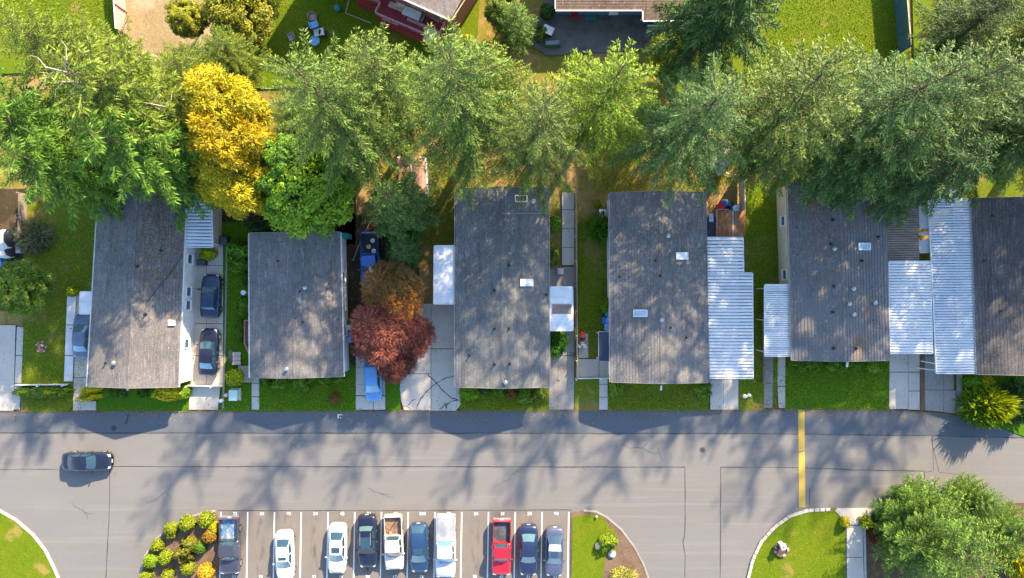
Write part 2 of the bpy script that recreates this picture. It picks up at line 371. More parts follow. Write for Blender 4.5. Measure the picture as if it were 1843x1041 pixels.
for x0, y0, n in ((520, 815, 5), (905, 868, 4), (1120, 800, 5), (300, 880, 4), (1560, 812, 5), (700, 890, 3), (130, 905, 4)):
    p = [(x0, y0)]; a = R.uniform(0, 6)
    for k in range(n): a += R.uniform(-.7, .7); p.append((p[-1][0] + 14 * cos(a), p[-1][1] + 9 * sin(a)))
    seam(p, .035, .07); q = p[n // 2]; seam([q, (q[0] + 12, q[1] + R.uniform(-12, 12)), (q[0] + 22, q[1] + R.uniform(-18, 18))], .025, .07)
struct(b.build('road_seam', M['seam']), 'dark tar seams between the road paving runs')
# car park
def lot_mat():
    m = mat('car_park_asphalt', (.190, .172, .154), .92, [(.3, .35, .7, (.165, .15, .134), 5), (2, .5, .8, (.215, .197, .176), 5, (1, .3, 1)), (40, .35, .75, (.148, .135, .12), 2), (60, .62, .75, (.28, .26, .235), 1)], (40, .25, .02), spec=.2)
    n, l = m.node_tree.nodes, m.node_tree.links; bs = n['Principled BSDF']; src = bs.inputs['Base Color'].links[0].from_socket
    geo = n.new('ShaderNodeNewGeometry'); sp = n.new('ShaderNodeSeparateXYZ'); l.new(geo.outputs['Position'], sp.inputs[0])
    def mth(op, a, c, d=None):
        k = n.new('ShaderNodeMath'); k.operation = op
        for i, v in enumerate((a, c, d)):
            if v is None: continue
            if isinstance(v, (int, float)): k.inputs[i].default_value = v
            else: l.new(v, k.inputs[i])
        return k.outputs[0]
    x0 = W(397.5, 0)[0]; w = 48.15 / PXM
    fx = mth('ABSOLUTE', mth('SUBTRACT', mth('FRACT', mth('DIVIDE', mth('SUBTRACT', sp.outputs[0], x0), w), 0), .5), 0)
    gx = n.new('ShaderNodeMapRange'); gx.inputs['From Min'].default_value = .2; gx.inputs['From Max'].default_value = 0; l.new(fx, gx.inputs[0])
    nz = n.new('ShaderNodeTexNoise'); nz.inputs['Scale'].default_value = 1.1; nz.inputs['Detail'].default_value = 6
    mp = n.new('ShaderNodeMapping'); mp.inputs['Scale'].default_value = (1.6, .55, 1); l.new(geo.outputs['Position'], mp.inputs[0]); l.new(mp.outputs[0], nz.inputs[0])
    ns = n.new('ShaderNodeMapRange'); ns.inputs['From Min'].default_value = .47; ns.inputs['From Max'].default_value = .72; l.new(nz.outputs[0], ns.inputs[0])
    k = mth('MULTIPLY', gx.outputs[0], ns.outputs[0])
    mx = n.new('ShaderNodeMix'); mx.data_type = 'RGBA'; l.new(k, mx.inputs[0]); l.new(src, mx.inputs[6]); mx.inputs[7].default_value = (.07, .062, .055, 1)
    l.new(mx.outputs[2], bs.inputs['Base Color'])
    return m
M['lot'] = lot_mat()
lot = region('car_park', [(394, 920), (1026, 919), (1024, 1200), (388, 1200)], .008, 'lot', 'tan grey asphalt car park with numbered bays')
for i in range(14):
    xt = 397.8 + i * 48.15; b = MB(); x1, y1 = W(xt, 922); x2, y2 = W(xt - 4.2, 1160)
    b.strip([(x1, y1), (x2, y2)], .115, -.01, .013)
    ob = b.build('bay_line', M['white_paint'], lot)
def text_mesh(s, size):
    cu = bpy.data.curves.new('t', 'FONT'); cu.body = s; cu.size = size; cu.align_x = 'CENTER'; cu.align_y = 'CENTER'; cu.extrude = .004; cu.offset = .012
    o = bpy.data.objects.new('t', cu); COL.objects.link(o); dg = bpy.context.evaluated_depsgraph_get()
    me = bpy.data.meshes.new_from_object(o.evaluated_get(dg)); bpy.data.objects.remove(o); bpy.data.curves.remove(cu); me.materials.clear(); me.materials.append(M['white_paint']); return me
for i, (t1, t2) in enumerate(zip(['72', '44', '84', '34', '43', '34', '03', '344', '72', '34', '31', '34', '84'], ['11', '81', '81', '81', '11', '33', '18', '13', '11', '33', '41', '31', '31'])):
    for s, py in ((t1, 925), (t2, 1038.5)):
        ob = link('bay_number', text_mesh(s, .42), lot); x, y = W(397.8 + (i + .53) * 48.15 - (0 if py < 1000 else 2), py)
        ob.location = (x - ORG[lot.name][0], y - ORG[lot.name][1], .012 - ORG[lot.name][2])
# speed bump line
b = MB(); pts = PX([(1442, 738), (1443.5, 913)]); b.strip(pts, .62, -.01, .03)
struct(b.build('yellow_road_stripe', M['yellow_paint']), 'wide worn yellow stripe painted across the road')
b = MB(); x, y = W(1442.6, 810); b.strip([W(1437, 814), W(1449, 811)], .12, 0, .034); struct(b.build('stripe_gap', M['asphalt']), 'bare gap across the yellow stripe')
# lawns and yards
def reg(n, pts, z, m, l): return region(n, pts, z, m, l)
reg('lawn', [(44, 370), (176, 330), (160, 700), (122, 741), (38, 742)], .03, 'lawn_worn', 'worn shaded lawn left of the first home')
reg('lawn', [(175, 600), (342, 600), (342, 740), (175, 740)], .03, 'lawn_deep', 'narrow deep green front lawn of the first home')
reg('lawn', [(397, 400), (470, 400), (470, 560), (640, 660), (640, 740), (397, 740)], .03, 'lawn_deep', 'deep green lawn round the second home')
reg('lawn', [(694, 640), (724, 640), (720, 740), (695, 740)], .03, 'lawn_deep', 'small grass strip under the copper tree')
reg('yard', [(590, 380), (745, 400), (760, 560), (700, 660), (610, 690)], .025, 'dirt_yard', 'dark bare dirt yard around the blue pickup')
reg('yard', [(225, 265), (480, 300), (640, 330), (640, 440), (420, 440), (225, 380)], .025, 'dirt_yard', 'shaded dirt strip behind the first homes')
reg('lawn', [(826, 660), (990, 660), (988, 740), (828, 740)], .03, 'lawn_worn', 'front lawn of the third home')
reg('lawn', [(1041, 400), (1110, 400), (1105, 645), (1041, 645)], .03, 'lawn_worn', 'worn side lawn between the third and fourth homes')
reg('lawn', [(1034, 684), (1080, 684), (1078, 740), (1034, 740)], .03, 'lawn_worn', 'small browned front lawn beside the footpath')
reg('lawn', [(1093, 660), (1277, 660), (1276, 739), (1094, 739)], .03, 'lawn_worn', 'front lawn of the fourth home')
reg('lawn', [(1330, 425), (1425, 425), (1425, 640), (1376, 738), (1330, 739)], .03, 'lawn_worn', 'side lawn between the fourth and fifth homes')
reg('lawn', [(1342, 330), (1420, 320), (1425, 427), (1338, 427)], .028, 'lawn_sun', 'sunlit patch of grass beside the timber deck')
reg('lawn', [(1413, 620), (1602, 620), (1600, 738), (1413, 737)], .03, 'lawn_deep', 'deep green front lawn of the fifth home')
reg('lawn', [(1729, 640), (2200, 640), (2200, 900), (1868, 796), (1800, 769), (1745, 752), (1731, 748)], .03, 'lawn_deep', 'dark front lawn at the right edge')
reg('lawn', [(-400, -300), (206, -300), (214, 120), (-400, 160)], .03, 'lawn_sun', 'bright green lawn beside the pink fence')
reg('yard', [(222, -300), (420, -300), (390, 160), (226, 160)], .03, 'dry', 'dry straw coloured yard right of the pink fence')
reg('lawn', [(430, -300), (880, -300), (860, 60), (820, 150), (430, 160)], .03, 'lawn_sun', 'bright green lawn below the red deck')
reg('lawn', [(1330, -300), (1626, -300), (1640, 150), (1230, 200), (1180, 120)], .03, 'lawn_sun', 'sunlit lawn left of the teal fence')
reg('lawn', [(1634, -300), (2200, -300), (2200, 160), (1646, 150)], .03, 'lawn_sun', 'grass right of the teal fence')
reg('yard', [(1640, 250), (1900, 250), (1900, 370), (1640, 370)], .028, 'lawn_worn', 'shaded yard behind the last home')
reg('yard', [(0, 340), (60, 340), (50, 470), (-60, 470), (-60, 340)], .028, 'dirt_yard', 'bare earth beside the covered trailer')
reg('patio', [(985, -20), (1185, -20), (1180, 60), (1150, 90), (985, 100), (958, 82), (972, 22)], .035, 'patio', 'dark stained patio behind the blue house')
# driveways: a bed with separate slabs
def drive(name, label, slabs, m='concrete', z=.05):
    allp = [p for s in slabs for p in s]
    root = MB(); pts = PX(allp); xs = [p[0] for p in pts]; ys = [p[1] for p in pts]
    for s in slabs:
        q = PX(s); root.prism(q, -.1, z - .025, 0)
    o = struct(root.build(name, M['soil']), label)
    for s in slabs:
        q = PX(s); cx = sum(p[0] for p in q) / len(q); cy = sum(p[1] for p in q) / len(q)
        q2 = []
        for x, y in q:
            d = hypot(cx - x, cy - y); g = .035
            q2.append((x + (cx - x) / d * g * 1.2, y + (cy - y) / d * g * 1.2))
        sb = MB(); sb.prism(q2, -.08, z + R.uniform(-.008, .008)); sb.build('slab', M[m], o)
    return o
def grid(x0, y0, x1, y1, xs=(), ys=()):
    X = [x0] + list(xs) + [x1]; Y = [y0] + list(ys) + [y1]
    return [rect(X[i], Y[j], X[i + 1], Y[j + 1]) for j in range(len(Y) - 1) for i in range(len(X) - 1)]
drive('driveway', 'pale concrete driveway at the left edge', [[(-60, 585), (29, 585), (25, 740), (-60, 740)]])
drive('footpath', 'narrow slab footpath at the edge of the left lawn', [[(31, 588), (43, 588), (41, 640), (29, 640)], [(29, 640), (41, 640), (39, 690), (27, 690)], [(27, 690), (39, 690), (36, 738), (24, 738)]])
drive('driveway', 'concrete driveway under the silver blue sedan', [[(137, 530), (170, 530), (166, 620), (135, 620)], [(135, 620), (166, 620), (164, 680), (133, 680)], [(133, 680), (160, 680), (160, 722), (132, 722)], [(132, 722), (174, 722), (174, 739), (131, 739)]])
drive('walkway', 'bright white walkway beside the silver blue sedan', [[(122, 533), (139, 533), (136, 585), (120, 585)], [(120, 585), (136, 585), (134, 640), (118, 640)], [(118, 640), (134, 640), (132, 687), (116, 687)]], 'white_concrete', .12)
drive('driveway', 'slab driveway under the two navy cars', grid(343, 440, 402, 694, (372,), (478, 520, 583, 640)) + [[(341, 695), (397, 695), (393, 738), (340, 738)]])
drive('footpath', 'grey front footpath of the second home', grid(453, 640, 467, 738, (), (664, 690, 714)))
drive('driveway', 'short driveway under the sky blue hatchback', grid(640, 640, 694, 738, (), (661, 692, 712)) [:3] + grid(640, 713, 694, 738, (672,), ()))
d4 = drive('driveway', 'wide cracked concrete driveway left of the third home', grid(738, 546, 820, 628, (776,)) + [rect(735, 628, 776, 673), rect(776, 628, 822, 740)] + [[(721, 673), (776, 673), (776, 739), (727, 739), (722, 722), (719, 700)]] + [[(822, 690), (828, 700), (829, 730), (822, 738)]])
b = MB()
def crack(pts, w=.09, z=.062):
    w *= .6
    q = [];
    for i in range(len(pts) - 1):
        (x0, y0), (x1, y1) = W(*pts[i]), W(*pts[i + 1])
        for k in range(5): q.append((lerp(x0, x1, k / 5) + R.uniform(-.06, .06), lerp(y0, y1, k / 5) + R.uniform(-.06, .06)))
    q.append(W(*pts[-1])); b.strip(q, [w * R.uniform(.35, 1.5) for _ in q], .02, z)
crack([(819, 678), (803, 679), (785, 690), (768, 704), (757, 718), (749, 738)], .13); crack([(770, 674), (778, 682), (785, 690), (798, 703), (812, 717), (827, 720)], .13)
crack([(827, 720), (812, 722), (800, 730), (791, 738)], .12); crack([(806, 727), (802, 731), (804, 738)], .1); crack([(723, 730), (734, 732), (740, 738)], .08); crack([(734, 729), (741, 722), (748, 718)], .09)
b.build('crack', M['seam'], d4)
drive('driveway', 'brown stained driveway right of the third home', grid(986, 480, 1036, 560, (1012,), (520,)) + [[(989, 560), (1034, 560), (1034, 640), (989, 640)], [(989, 640), (1005, 640), (1003, 738), (988, 738)], [(1005, 640), (1034, 640), (1033, 738), (1003, 738)]], 'old_concrete')
drive('footpath', 'long pale path beside the thin fence', grid(1011, 346, 1034, 478, (), (378, 412, 446)))
drive('patio_slab', 'fenced square concrete pad left of the fourth home', grid(1036, 646, 1078, 679) + grid(1078, 646, 1096, 679) + grid(1041, 600, 1059, 645, (), (622,)))
drive('footpath', 'straight front footpath of the fourth home', grid(1078, 681, 1094, 738, (), (692, 715)))
drive('driveway', 'concrete driveway under the long ribbed carport', grid(1278, 440, 1329, 738, (1302,), (500, 560, 620, 683)))
drive('wheel_track', 'left concrete wheel track beside the fifth home', [[(1377, 560), (1391, 560), (1391, 690), (1375, 690)], [(1375, 690), (1391, 690), (1390, 735), (1374, 735)]], 'old_concrete')
drive('wheel_track', 'right concrete wheel track beside the fifth home', [[(1400, 560), (1414, 560), (1413, 696), (1399, 696)], [(1399, 696), (1413, 696), (1413, 735), (1401, 735)]])
drive('driveway', 'patched concrete driveway right of the fifth home', grid(1600, 480, 1655, 670, (1634,), (580, 625)) + [rect(1600, 670, 1634, 737), rect(1634, 670, 1655, 704), rect(1634, 704, 1655, 738)])
drive('driveway', 'old concrete driveway with a dark gravel strip', grid(1664, 480, 1716, 702, (1698,), (580, 640)) + [[(1664, 702), (1698, 702), (1698, 742), (1664, 739)], [(1698, 702), (1720, 702), (1720, 745), (1698, 743)], [(1721, 640), (1730, 640), (1732, 747), (1721, 745)]], 'old_concrete')
reg('gravel_strip', [(1655, 560), (1664, 560), (1664, 739), (1656, 738)], .03, 'soil', 'dark dirt strip between two driveways')
# islands
ilawn = [(-300, 905), (-40, 908), (0, 919), (30, 936), (60, 962), (82, 990), (97, 1020), (106, 1041), (116, 1080), (120, 1200), (-300, 1200)]
reg('lawn', ilawn, .1, 'lawn_sun', 'bright green lawn island in the lower left corner')
b = MB(); b.strip(PX(ilawn[1:-1]), .22, -.05, .13); struct(b.build('kerb', M['kerb']), 'thin pale kerb round the lower left island')
bed = [(388, 920), (368, 922), (345, 930), (312, 946), (283, 968), (262, 1000), (252, 1041), (246, 1090), (246, 1200), (392, 1200), (394, 1041), (396, 960), (393, 932)]
reg('planting_bed', bed, .09, 'soil', 'brown soil bed of round shrubs beside the car park')
b = MB(); b.strip(PX(bed[:9]), .16, -.05, .12); struct(b.build('kerb', M['old_concrete']), 'low brown edging round the shrub bed')
isl = [(1028, 922), (1050, 919), (1072, 921), (1092, 931), (1118, 953), (1142, 985), (1158, 1015), (1167, 1041), (1176, 1085), (1180, 1200), (1026, 1200)]
reg('planting_bed', isl, .07, 'soil', 'bare soil edge of the island right of the car park')
b = MB(); b.strip(PX(isl[1:10]), .16, -.05, .1); struct(b.build('kerb', M['old_concrete']), 'low edging round the island right of the car park')
reg('lawn', [(1030, 930), (1055, 926), (1080, 928), (1095, 945), (1110, 962), (1108, 985), (1090, 1000), (1085, 1030), (1080, 1200), (1027, 1200)], .11, 'lawn_sun', 'rough grass on the island right of the car park')
ri = [(1338, 1200), (1340, 1080), (1346, 1041), (1354, 1008), (1369, 976), (1393, 949), (1421, 929), (1454, 918.5), (1502, 916.5)]
reg('lawn', ri + [(1512, 924), (1521, 945), (1522, 1200)], .08, 'lawn_sun', 'bright lawn island inside the stone kerb')
kb = MB(); kp = PX(ri); kb.strip(kp, .36, -.1, .05)
kerb = struct(kb.build('stone_kerb', M['soil']), 'curved kerb of pale stones round the right lawn island')
cum = [0]
for i in range(len(kp) - 1): cum.append(cum[-1] + hypot(kp[i + 1][0] - kp[i][0], kp[i + 1][1] - kp[i][1]))
def along(d):
    for i in range(len(kp) - 1):
        if d <= cum[i + 1] or i == len(kp) - 2:
            t = (d - cum[i]) / (cum[i + 1] - cum[i]); a, c = kp[i], kp[i + 1]
            pa = kp[max(0, i - 1)]; pc = kp[min(len(kp) - 1, i + 2)]
            ang = lerp(atan2(c[1] - pa[1], c[0] - pa[0]), atan2(pc[1] - a[1], pc[0] - a[0]), t)
            return lerp(a[0], c[0], t), lerp(a[1], c[1], t), ang
d = 6.0
while d < cum[-1] - .2:
    x, y, a = along(d); s = MB(); s.box(x, y, .06, .49 + R.uniform(-.04, .04), .30, .18 + R.uniform(-.02, .02), a + R.uniform(-.03, .03)); s.build('stone', M['kerb'], kerb, bevel=.025); d += .54
drive('footpath', 'pale footpath running down beside the lawn island', [[(1504, 914), (1572, 914), (1557, 932), (1551, 946), (1523, 946), (1517, 932)], [(1523, 946), (1552, 946), (1553, 1003), (1523, 1003)], [(1523, 1003), (1553, 1003), (1556, 1060), (1524, 1060)], [(1524, 1060), (1556, 1060), (1558, 1120), (1525, 1120)]], 'concrete', .07)
reg('planting_bed', [(1573, 914), (1600, 911), (1720, 906), (1900, 905), (2300, 1010), (2300, 1300), (1560, 1300), (1556, 1041), (1553, 946), (1560, 930)], .06, 'mulch', 'dark bark bed under the big pine')
b = MB(); b.strip(PX([(1552, 948), (1560, 930), (1573, 916), (1610, 912)]), .3, -.05, .12); struct(b.build('kerb', M['kerb']), 'pale kerb curving into the bark bed')
b = MB(); b.strip(PX([(1555, 948), (1557, 1041), (1560, 1120)]), .2, -.05, .12); struct(b.build('kerb', M['kerb']), 'straight kerb along the right side of the footpath')
b = MB(); b.strip(PX([(1504, 917), (1513, 926), (1522, 944)]), .3, -.05, .12); struct(b.build('kerb', M['kerb']), 'short kerb at the tip of the lawn island')
# grass blades (stuff)
def inside(px, py, poly):
    c = np.zeros(len(px), bool); n = len(poly)
    for i in range(n):
        x0, y0 = poly[i]; x1, y1 = poly[(i + 1) % n]
        k = ((y0 > py) != (y1 > py)); xi = (x1 - x0) * (py - y0) / (y1 - y0 + 1e-12) + x0
        c ^= k & (px < xi)
    return c
rng = np.random.default_rng(3)
def quads_obj(name, V, shade, m, parent=None, o=(0, 0, 0), color=(1, 1, 1, 1), nv=4):
    """V: (n, nv, 3) polygons"""
    n = len(V); me = bpy.data.meshes.new(name)
    me.vertices.add(n * nv); me.vertices.foreach_set('co', (V.reshape(-1, 3) - np.array(o)).astype(np.float32).ravel())
    me.loops.add(n * nv); me.loops.foreach_set('vertex_index', np.arange(n * nv, dtype=np.int32))
    me.polygons.add(n); me.polygons.foreach_set('loop_start', np.arange(0, n * nv, nv, dtype=np.int32)); me.polygons.foreach_set('loop_total', np.full(n, nv, np.int32))
    at = me.attributes.new('shade', 'FLOAT', 'FACE'); at.data.foreach_set('value', np.clip(shade, 0, 1).astype(np.float32))
    me.materials.append(m); me.update(calc_edges=True)
    return me
gp = []
for poly, n in ((ilawn, 9000), ([(1030, 930), (1055, 926), (1080, 928), (1095, 945), (1110, 962), (1108, 985), (1090, 1000), (1085, 1030), (1080, 1060), (1027, 1060)], 9000), (ri[1:] + [(1512, 924), (1521, 945), (1522, 1080)], 14000),
                ([(430, 0), (840, 0), (800, 120), (430, 120)], 9000), ([(1400, -10), (1620, -10), (1630, 110), (1350, 120)], 9000), ([(1040, 250), (1340, 250), (1340, 345), (1040, 345)], 9000), ([(740, 270), (820, 270), (820, 440), (740, 440)], 6000),
                ([(1342, 300), (1420, 300), (1420, 735), (1335, 735)], 9000), ([(44, 400), (170, 400), (150, 740), (38, 740)], 9000), ([(1413, 645), (1600, 645), (1600, 736), (1413, 736)], 6000), ([(470, 680), (640, 680), (640, 738), (470, 738)], 3500), ([(1093, 690), (1276, 690), (1276, 737), (1094, 737)], 4000), ([(828, 698), (986, 698), (986, 737), (828, 737)], 3500), ([(1041, 400), (1100, 400), (1100, 640), (1041, 640)], 4500), ([(0, 0), (205, 0), (205, 70), (0, 70)], 4000), ([(408, 400), (450, 400), (450, 735), (400, 735)], 3500)):
    a = np.array([p for p in poly], float); lo = np.maximum(a.min(0), [-60, -60]); hi = np.minimum(a.max(0), [1900, 1100])
    q = rng.uniform(lo, hi, (n, 2)); q = q[inside(q[:, 0], q[:, 1], poly)]; gp.append(q)
gp = np.concatenate(gp); n = len(gp)
bx = (gp[:, 0] - 921.5) / PXM; by = -(gp[:, 1] - 520.5) / PXM; az = rng.uniform(0, 2 * pi, n); hh = rng.uniform(.05, .15, n); ln = rng.uniform(.05, .16, n); ww = rng.uniform(.018, .042, n)
base = np.stack([bx, by, np.full(n, .02)], 1); sd = np.stack([-np.sin(az), np.cos(az), np.zeros(n)], 1) * ww[:, None]; tip = base + np.stack([np.cos(az) * ln, np.sin(az) * ln, hh], 1)
V = np.stack([base - sd, base + sd, tip], 1)
grm = leaf_mat(); grm.name = 'grass_blades'
me = quads_obj('grass', V, rng.uniform(0, 1, n), grm, nv=3)
go = link('grass', me); go['kind'] = 'stuff'; go['label'] = 'rough tufts of grass standing up through the lawns'; go.color = (.12, .19, .008, 1)

# fallen leaves on the lawns, and the dirty edge of the road
n = 5200; q = rng.uniform((-60, 380), (1880, 742), (n, 2)); q2 = rng.uniform((-60, 700), (1880, 790), (1800, 2)); q2[:, 1] = 741 + np.abs(rng.normal(0, 9, 1800)) * np.where(rng.random(1800) < .75, 1, -1); q = np.concatenate([q, q2]); n = len(q)
bx = (q[:, 0] - 921.5) / PXM; by = -(q[:, 1] - 520.5) / PXM; az = rng.uniform(0, 2 * pi, n); sz = rng.uniform(.03, .085, n); p = np.stack([bx, by, np.full(n, .075)], 1)
p[5200:, 2] = np.where(q[5200:, 1] > 742, .022, .075)
d = np.stack([np.cos(az), np.sin(az), rng.uniform(-.1, .4, n)], 1) * sz[:, None]; w = np.stack([-np.sin(az), np.cos(az), rng.uniform(-.2, .2, n)], 1) * (sz * .55)[:, None]
M['leaf_litter'] = mat('leaf_litter', (.30, .17, .04), .9, [(4, .4, .6, (.16, .09, .04)), (7, .5, .6, (.42, .33, .04))])
lo = link('fallen_leaves', quads_obj('fallen_leaves', np.stack([p - d, p - w, p + d, p + w], 1), rng.uniform(0, 1, n), M['leaf_litter'])); lo['kind'] = 'stuff'; lo['label'] = 'small brown and yellow leaves scattered on lawns and road edge'
b = MB(); e = [(-300, 741)] + [(x, 741.2 - (x / 1000 if x < 1440 else 1.4) * 1.3 + R.uniform(-.7, .7)) for x in range(-280, 1600, 9)] + [(1606, 738.6), (1700, 745.5), (1732, 749.5)]
b.strip(PX(e), [R.uniform(.05, .24) for _ in e], -.05, .02); struct(b.build('road_edge_dirt', M['soil']), 'thin dirty earth line where lawns meet the road')
# ---------------------------------------------------------------- houses
EAVE = 2.85; RIDGE = 3.65
class House: pass
def house(label, tl, tr, br, bl, roof, side, ov=(.12, .12, .45, .45), eave=EAVE, ridge=RIDGE, name='house', trim='trim_grey', course=.28, ribs=False, gutter='trim_grey'):
    """four eave corners given in photo pixels; the ridge runs from the top edge to the bottom edge"""
    h = House(); TL, TR, BR, BL = [np.array(W3(*p, eave)) for p in (tl, tr, br, bl)]
    c = (TL + TR + BR + BL) / 4
    h.root = thing(name, label, 'house', (float(c[0]), float(c[1]), 0)); r = h.root
    RT = (TL + TR) / 2; RB = (BL + BR) / 2; RT[2] = RB[2] = ridge
    h.q = (TL, TR, BR, BL, RT, RB); h.eave = eave; h.ridge = ridge
    mb = MB()
    for E0, E1, sgn in ((TL, BL, 1), (BR, TR, 1)):
        R0, R1 = (RT, RB) if E0 is TL else (RB, RT)
        wd = float(np.linalg.norm(R0 - E0)); Ln = float(np.linalg.norm(E1 - E0))
        if ribs:      # standing ribs that run with the ridge
            n = int(wd / .30)
        else: n = int(wd / course)
        for k in range(n):
            t0, t1 = k / n, (k + 1) / n
            a, b2 = E0 + (R0 - E0) * t0, E1 + (R1 - E1) * t0; d, c2 = E0 + (R0 - E0) * t1, E1 + (R1 - E1) * t1
            up = np.array((0, 0, .016 if not ribs else .0))
            uv = [(0, t0 * wd), (Ln, t0 * wd), (Ln, t1 * wd), (0, t1 * wd)]
            mb.poly([tuple(a + up), tuple(b2 + up), tuple(c2), tuple(d)], 0, uv)
            mb.poly([tuple(a), tuple(b2), tuple(b2 + up), tuple(a + up)], 0, [(0, 0)] * 4)
            if ribs:
                e, f = a + (d - a) * .78, b2 + (c2 - b2) * .78; u2 = np.array((0, 0, .035))
                mb.hexa([tuple(e), tuple(f), tuple(c2 - (c2 - f) * .2), tuple(d - (d - e) * .2)], [tuple(e + u2), tuple(f + u2), tuple(c2 - (c2 - f) * .3 + u2), tuple(d - (d - e) * .3 + u2)])
    h.roof = mb.build('roof', M[roof], r)
    # underside, fascia boards and gutters
    sb = MB(); dz = np.array((0, 0, -.03))
    sb.poly([tuple(TL + dz), tuple(RT + dz), tuple(RB + dz), tuple(BL + dz)]); sb.poly([tuple(RT + dz), tuple(TR + dz), tuple(BR + dz), tuple(RB + dz)])
    sb.build('soffit', M['trim_white'], r)
    for A, B, m_ in ((TL, RT, trim), (RT, TR, trim), (BL, RB, trim), (RB, BR, trim)):
        f = MB(); dd = (B - A) / np.linalg.norm(B - A); nn = np.array((-dd[1], dd[0], 0)); nn /= np.linalg.norm(nn); nn *= .035
        out = 1 if np.dot(nn, A - c) > 0 else -1
        a0, b0 = A + nn * out * .05, B + nn * out * .05; a1, b1 = A + nn * out, B + nn * out; dn = np.array((0, 0, -.2)); upv = np.array((0, 0, .03))
        ring0 = [a0 + dn, b0 + dn, b1 + dn, a1 + dn]; ring1 = [a0 + upv, b0 + upv, b1 + upv, a1 + upv]
        f.hexa([tuple(p) for p in ring0], [tuple(p) for p in ring1]); f.build('fascia', M[m_], r)
    for A, B in ((TL, BL), (TR, BR)):
        g = MB(); nn = np.array((A - c)); dd = (B - A) / np.linalg.norm(B - A); pn = np.array((-dd[1], dd[0], 0)); pn *= 1 if np.dot(pn, nn) > 0 else -1
        mid = (A + B) / 2 + pn * .07; L_ = float(np.linalg.norm(B - A)); an = atan2(dd[1], dd[0])
        g.box(mid[0], mid[1], eave - .07, L_, .05, .1, an); g.box(mid[0] + pn[0] * .05, mid[1] + pn[1] * .05, eave - .03, L_, .02, .06, an); g.build('gutter', M[gutter], r)
    rc = MB(); w = .11; pd = (TR - TL) / np.linalg.norm(TR - TL); sl = (ridge - eave) / (np.linalg.norm(TR - TL) / 2); z1 = .035
    nseg = max(4, int(np.linalg.norm(RB - RT) / .9))
    for k in range(nseg):
        a = RT + (RB - RT) * (k / nseg); b2 = RT + (RB - RT) * ((k + 1.06) / nseg if k < nseg - 1 else 1); e = np.array((0, 0, z1 + (.008 if k % 2 else 0)))
        rc.poly([tuple(a - pd * w + e - (0, 0, w * sl)), tuple(b2 - pd * w + e - (0, 0, w * sl)), tuple(b2 + e), tuple(a + e)], 0, [(0, 0), (.9, 0), (.9, .1), (0, .1)])
        rc.poly([tuple(a + e), tuple(b2 + e), tuple(b2 + pd * w + e - (0, 0, w * sl)), tuple(a + pd * w + e - (0, 0, w * sl))], 0, [(0, .1), (.9, .1), (.9, .2), (0, .2)])
    rc.build('ridge_cap', M[roof], r)
    # walls
    ex = pd; ey = (TL - BL) / np.linalg.norm(TL - BL)
    l, r_, t, bt = ov
    wTL = TL + ex * l - ey * t; wTR = TR - ex * r_ - ey * t; wBR = BR - ex * r_ + ey * bt; wBL = BL + ex * l + ey * bt
    h.w = (wTL, wTR, wBR, wBL)
    zt = eave - .06
    wb = MB(); T = .14
    for nm, A, B in (('l', wTL, wBL), ('b', wBL, wBR), ('r', wBR, wTR), ('t', wTR, wTL)):
        dd = (B - A) / np.linalg.norm(B - A); an = atan2(dd[1], dd[0]); L_ = float(np.linalg.norm(B - A)); inn = np.array((-dd[1], dd[0], 0)) * T / 2
        mid = (A + B) / 2 + inn; wb.box(mid[0], mid[1], (zt) / 2, L_ - (2 * T + .004 if nm in 'tb' else 0), T, zt, an)
        if nm in 'tb':   # gable
            ap = (A + B) / 2; s_ = (ridge - eave)
            a3, b3 = A.copy(), B.copy(); a3[2] = b3[2] = zt; ap = ap.copy(); ap[2] = zt + s_ * (L_ / np.linalg.norm(TR - TL)) - .03
            i3 = inn * 2
            wb.add([tuple(a3), tuple(b3), tuple(ap), tuple(a3 + i3), tuple(b3 + i3), tuple(ap + i3)], [(0, 1, 2), (5, 4, 3), (0, 3, 4, 1), (1, 4, 5, 2), (2, 5, 3, 0)])
        # lap boards
        for k in range(1, int(zt / .24)):
            m2 = mid - inn * (1 + .09); wb.box(m2[0], m2[1], k * .24 - .01, L_, .014, .02, an)
    h.wall = wb.build('wall', M[side], r)
    return h
def roof_at(h, px, py):
    z = h.eave + .4
    for _ in range(4):
        x, y = W(px, py, z); TL, TR, BR, BL, RT, RB = h.q
        mt = (TL + BL) / 2; mr = (TR + BR) / 2; v = ((y - TL[1]) / (BL[1] - TL[1]))
        lx = TL[0] + (BL[0] - TL[0]) * v; rx = TR[0] + (BR[0] - TR[0]) * v; u = (x - lx) / (rx - lx)
        z = h.ridge - abs(u - .5) * 2 * (h.ridge - h.eave)
    sgn = 1 if u < .5 else -1
    return x, y, z, sgn * atan2(h.ridge - h.eave, (rx - lx) / 2)
def skylight(h, px, py, wpx, hpx, pane='sky_pane', part=None):
    x, y, z, a = roof_at(h, px, py); w, d = wpx / 19.3, hpx / 19.3
    f = MB(); ca, sa = cos(-a), sin(-a)
    def bx(m, cx, cy, cz, sx, sy, sz):
        vs = MB(); vs.box(cx, cy, cz, sx, sy, sz)
        m.add([(x + vx * cos(a) , y + vy, z + vx * sin(a) + vz) for vx, vy, vz in vs.v], vs.f)
    t = .09
    for args in ((0, d / 2 - t / 2, .09, w, t, .2), (0, -d / 2 + t / 2, .09, w, t, .2), (w / 2 - t / 2, 0, .09, t, d - 2 * t - .004, .2), (-w / 2 + t / 2, 0, .09, t, d - 2 * t - .004, .2)): bx(f, *args)
    fo = f.build('skylight', M['trim_white'], h.root)
    p = MB(); bx(p, 0, 0, .15, w - 2 * t, d - 2 * t, .05)
    if part: bx(p, w * part, 0, .18, .03, d - 2 * t, .02)
    p.build('pane', M[pane], fo)
